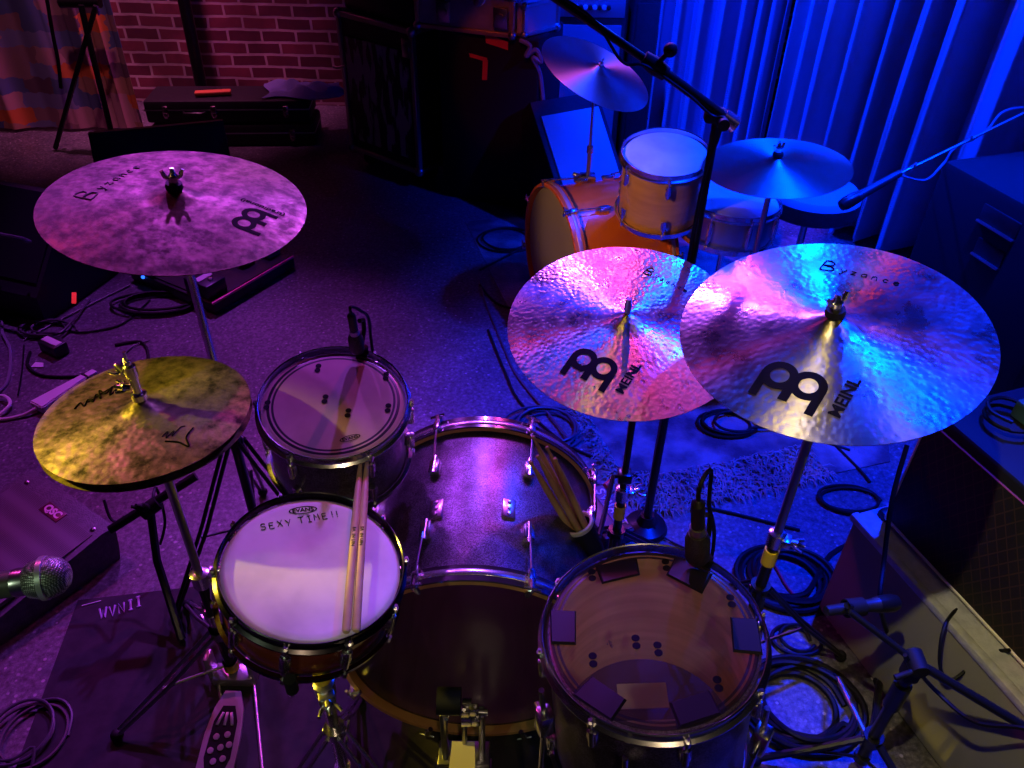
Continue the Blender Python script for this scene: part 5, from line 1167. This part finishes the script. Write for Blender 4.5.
def brk():
    m = brick; v = coords(m); sp = N(m, 'ShaderNodeSeparateXYZ'); L(m, v, sp.inputs[0]); cx = N(m, 'ShaderNodeCombineXYZ')
    L(m, sp.outputs['X'], cx.inputs['X']); L(m, sp.outputs['Z'], cx.inputs['Y'])
    wv = N(m, 'ShaderNodeTexNoise', i_Scale=5, i_Detail=3); L(m, v, wv.inputs['Vector'])
    ad = N(m, 'ShaderNodeVectorMath', operation='MULTIPLY_ADD'); L(m, wv.outputs['Color'], ad.inputs[0]); ad.inputs[1].default_value = (.02, .02, 0); L(m, cx.outputs[0], ad.inputs[2])
    b = N(m, 'ShaderNodeTexBrick'); L(m, ad.outputs[0], b.inputs['Vector'])
    b.inputs['Scale'].default_value = 1; b.inputs['Brick Width'].default_value = .215; b.inputs['Row Height'].default_value = .075; b.inputs['Mortar Size'].default_value = .008
    b.inputs['Color1'].default_value = (.27, .055, .08, 1); b.inputs['Color2'].default_value = (.11, .02, .04, 1); b.inputs['Mortar'].default_value = (.55, .4, .4, 1); b.inputs['Bias'].default_value = 0
    n = N(m, 'ShaderNodeTexNoise', i_Scale=4, i_Detail=4); L(m, v, n.inputs['Vector'])
    mx = N(m, 'ShaderNodeMix', data_type='RGBA', blend_type='MULTIPLY'); mx.inputs[0].default_value = .8; L(m, b.outputs['Color'], mx.inputs[6]); L(m, ramp(m, n.outputs['Fac'], [(.35, (.35,) * 3), (.6, (1,) * 3)]), mx.inputs[7])
    L(m, mx.outputs[2], bsdf(m).inputs['Base Color'])
    bp = N(m, 'ShaderNodeBump', i_Strength=.6, i_Distance=.01); bp.invert = True; L(m, b.outputs['Fac'], bp.inputs['Height']); L(m, bp.outputs['Normal'], bsdf(m).inputs['Normal'])
brk()
floor_m = mat('black_painted_floor', (.08, .075, .085), .42)
def flr():
    m = floor_m; v = coords(m)
    n = N(m, 'ShaderNodeTexNoise', i_Scale=2.2, i_Detail=8, i_Roughness=.7); L(m, v, n.inputs['Vector'])
    n4 = N(m, 'ShaderNodeTexNoise', i_Scale=75, i_Detail=5, i_Roughness=.75); L(m, v, n4.inputs['Vector'])
    mm_ = N(m, 'ShaderNodeMath', operation='MULTIPLY_ADD'); L(m, n4.outputs['Fac'], mm_.inputs[0]); mm_.inputs[1].default_value = 1.1; ms_ = N(m, 'ShaderNodeMath', operation='MULTIPLY'); L(m, n.outputs['Fac'], ms_.inputs[0]); ms_.inputs[1].default_value = .5; L(m, ms_.outputs[0], mm_.inputs[2])
    base = ramp(m, mm_.outputs[0], [(.62, (.035, .032, .038)), (.82, (.1, .092, .11)), (1.0, (.2, .185, .215))])
    vo = N(m, 'ShaderNodeTexVoronoi', i_Scale=46); L(m, v, vo.inputs['Vector'])
    vo2 = N(m, 'ShaderNodeTexVoronoi', i_Scale=19); L(m, v, vo2.inputs['Vector'])
    s1 = ramp(m, vo.outputs['Distance'], [(.16, (1,) * 3), (.24, (0,) * 3)]); s2 = ramp(m, vo2.outputs['Distance'], [(.06, (1,) * 3), (.1, (0,) * 3)])
    sp = N(m, 'ShaderNodeSeparateColor'); L(m, vo.outputs['Color'], sp.inputs[0])
    th = ramp(m, sp.outputs['Red'], [(.45, (0,) * 3), (.9, (.6,) * 3)])
    k = N(m, 'ShaderNodeMath', operation='MULTIPLY'); L(m, s1, k.inputs[0]); L(m, th, k.inputs[1])
    k2 = N(m, 'ShaderNodeMath', operation='MULTIPLY_ADD'); L(m, s2, k2.inputs[0]); k2.inputs[1].default_value = .35; L(m, k.outputs[0], k2.inputs[2]); k2.use_clamp = True
    mx = N(m, 'ShaderNodeMix', data_type='RGBA'); L(m, k2.outputs[0], mx.inputs[0]); L(m, base, mx.inputs[6]); mx.inputs[7].default_value = (.5, .46, .5, 1); L(m, mx.outputs[2], bsdf(m).inputs['Base Color'])
    L(m, ramp(m, n.outputs['Fac'], [(.3, (.38,) * 3), (.7, (.6,) * 3)]), bsdf(m).inputs['Roughness'])
    n3 = N(m, 'ShaderNodeTexNoise', i_Scale=60, i_Detail=6); L(m, v, n3.inputs['Vector'])
    bp = N(m, 'ShaderNodeBump', i_Strength=.3, i_Distance=.004); L(m, n3.outputs['Fac'], bp.inputs['Height']); L(m, bp.outputs['Normal'], bsdf(m).inputs['Normal'])
flr()
def slab(name, c, s, m):
    b = BM(); box(b, Matrix.Translation(c), s); o = build(name, b, m, loc=Vector(c), smooth=False); o['kind'] = 'structure'; return o
slab('floor', (0, 1.9, -.05), (7.4, 7.2, .1), floor_m)
wb = slab('wall_back', (0, 5.4, 1.6), (7.4, .2, 3.2), brick)
dkw = mat('dark_wall_paint', (.02, .02, .025), .8)
slab('wall_left', (-3.75, 1.9, 1.6), (.1, 7.2, 3.2), dkw); slab('wall_right', (3.75, 1.9, 1.6), (.1, 7.2, 3.2), dkw)
slab('ceiling', (0, 1.9, 3.75), (7.4, 7.2, .1), dkw)
# ---------------------------------------------------------------- stage lights and added spots
def spot(loc, aim, col, power, size=.08, cone=60, blend=.5):
    d = bpy.data.lights.new('stage_or_added_spot', 'SPOT'); o = bpy.data.objects.new('stage_or_added_spot', d); COL.objects.link(o)
    d.energy = power; d.color = col; d.shadow_soft_size = size; d.spot_size = math.radians(cone); d.spot_blend = blend
    o.location = loc; o.rotation_euler = (Vector(aim) - Vector(loc)).to_track_quat('-Z', 'Y').to_euler(); return o
VIO, MAG, BLU, YEL, RED, WRM = (.34, .08, 1), (1, .06, .5), (.0, .01, 1), (1, .72, .04), (1, .06, .03), (1, .72, .42)
LIGHTS = [
 ((-.16, 4.2, 2.9), (-.32, 1.15, .6), VIO, 440, .05, 36, .4),
 ((.5, 4.0, 3.1), (.42, 1.2, 1.0), (1, .22, .6), 12, .04, 19, .4),
 ((1.66, 3.5, 2.75), (.55, 1.2, 1.06), RED, 4, .04, 14, .4),
 ((1.15, 3.75, 2.6), (.5, 1.2, 1.0), (0, .05, 1), 420, .05, 24, .5),
 ((-.5, 1.6, 3.1), (-.08, 3.85, .66), (1, .1, .06), 60, .03, 9, .4),  # narrow red spot added to brighten the red tape marks
 ((.5, 4.2, 3.1), (-.5, 1.3, .6), MAG, 140, .05, 34, .5),
 ((-1.5, 4.2, 3.2), (-1.3, 1.6, 0), (.5, .07, 1), 290, .05, 48, .6),
 ((-2.4, 2.6, 3.2), (-.9, 1.5, .4), MAG, 50, .06, 60, .6),
 ((.1, 3.6, 3.2), (.8, 4.45, .6), (0, .014, 1), 1100, .05, 40, .5),
 ((.95, 3.8, 2.1), (1.9, 3.25, .6), (0, .02, 1), 420, .03, 84, .6),  # low blue spot, added to rake across the right curtain's folds
 ((2.35, 2.15, 2.7), (1.7, 3.5, .6), (0, .02, 1), 900, .03, 62, .6),
 ((-1.6, 1.4, 3.0), (.28, 2.95, .93), (1, .12, .5), 260, .04, 9, .4),  # small pink spot added for a streak on the far crash
 ((-1.5, 3.2, 2.6), (-2.6, 4.7, .75), (1, .32, .5), 45, .04, 34, .6),  # extra pink spot put in to brighten the patchwork curtain
 ((1.35, 2.1, 3.6), (1.05, 1.9, 0), (0, .02, 1), 1700, .06, 50, .6),
 ((1.0, 2.9, 3.4), (.62, 2.75, .6), (0, .03, 1), 330, .06, 38, .6),  # blue spot added for the far kit alone
 ((-2.7, 1.35, 2.1), (-.86, 1.12, .85), YEL, 320, .04, 13, .5),
 ((-.6, .4, 3.1), (.66, 1.25, .85), YEL, 24, .04, 26, .5),
 ((1.4, .1, 3.1), (.6, 1.2, .9), YEL, 9, .04, 30, .5),
 ((.3, -.9, 3.0), (-.02, .8, .4), WRM, 34, .06, 28, .5),
 ((-.4, .2, 3.1), (1.05, 1.05, .3), (1, .85, .45), 110, .03, 17, .2),  # hard warm spot added to throw bright patches on the cream grille
 ((1.2, 2.6, 3.2), (-.56, 1.16, .86), (.4, .12, 1), 260, .04, 6, .9),  # tight violet spot added to tint the hi-hat's right side
 ((-1.3, -.7, 2.2), (-.5, .45, 1.0), (.75, 1, .6), 22, .04, 14, .5),  # greenish-white spot put in to lift the vocal microphone
 ((-1.1, 1.0, 1.72), (.42, 2.75, .42), (1, .5, .16), 100, .05, 20, .6),
 ((-1.9, 4.7, 3.1), (-2.25, 5.3, .9), (1, .18, .6), 300, .06, 58, .8),
]
for l in LIGHTS: spot(*l)
w = bpy.data.worlds.new('dark_club'); sc.world = w; w.use_nodes = True
w.node_tree.nodes['Background'].inputs[0].default_value = (.02, .02, .05, 1); w.node_tree.nodes['Background'].inputs[1].default_value = .15
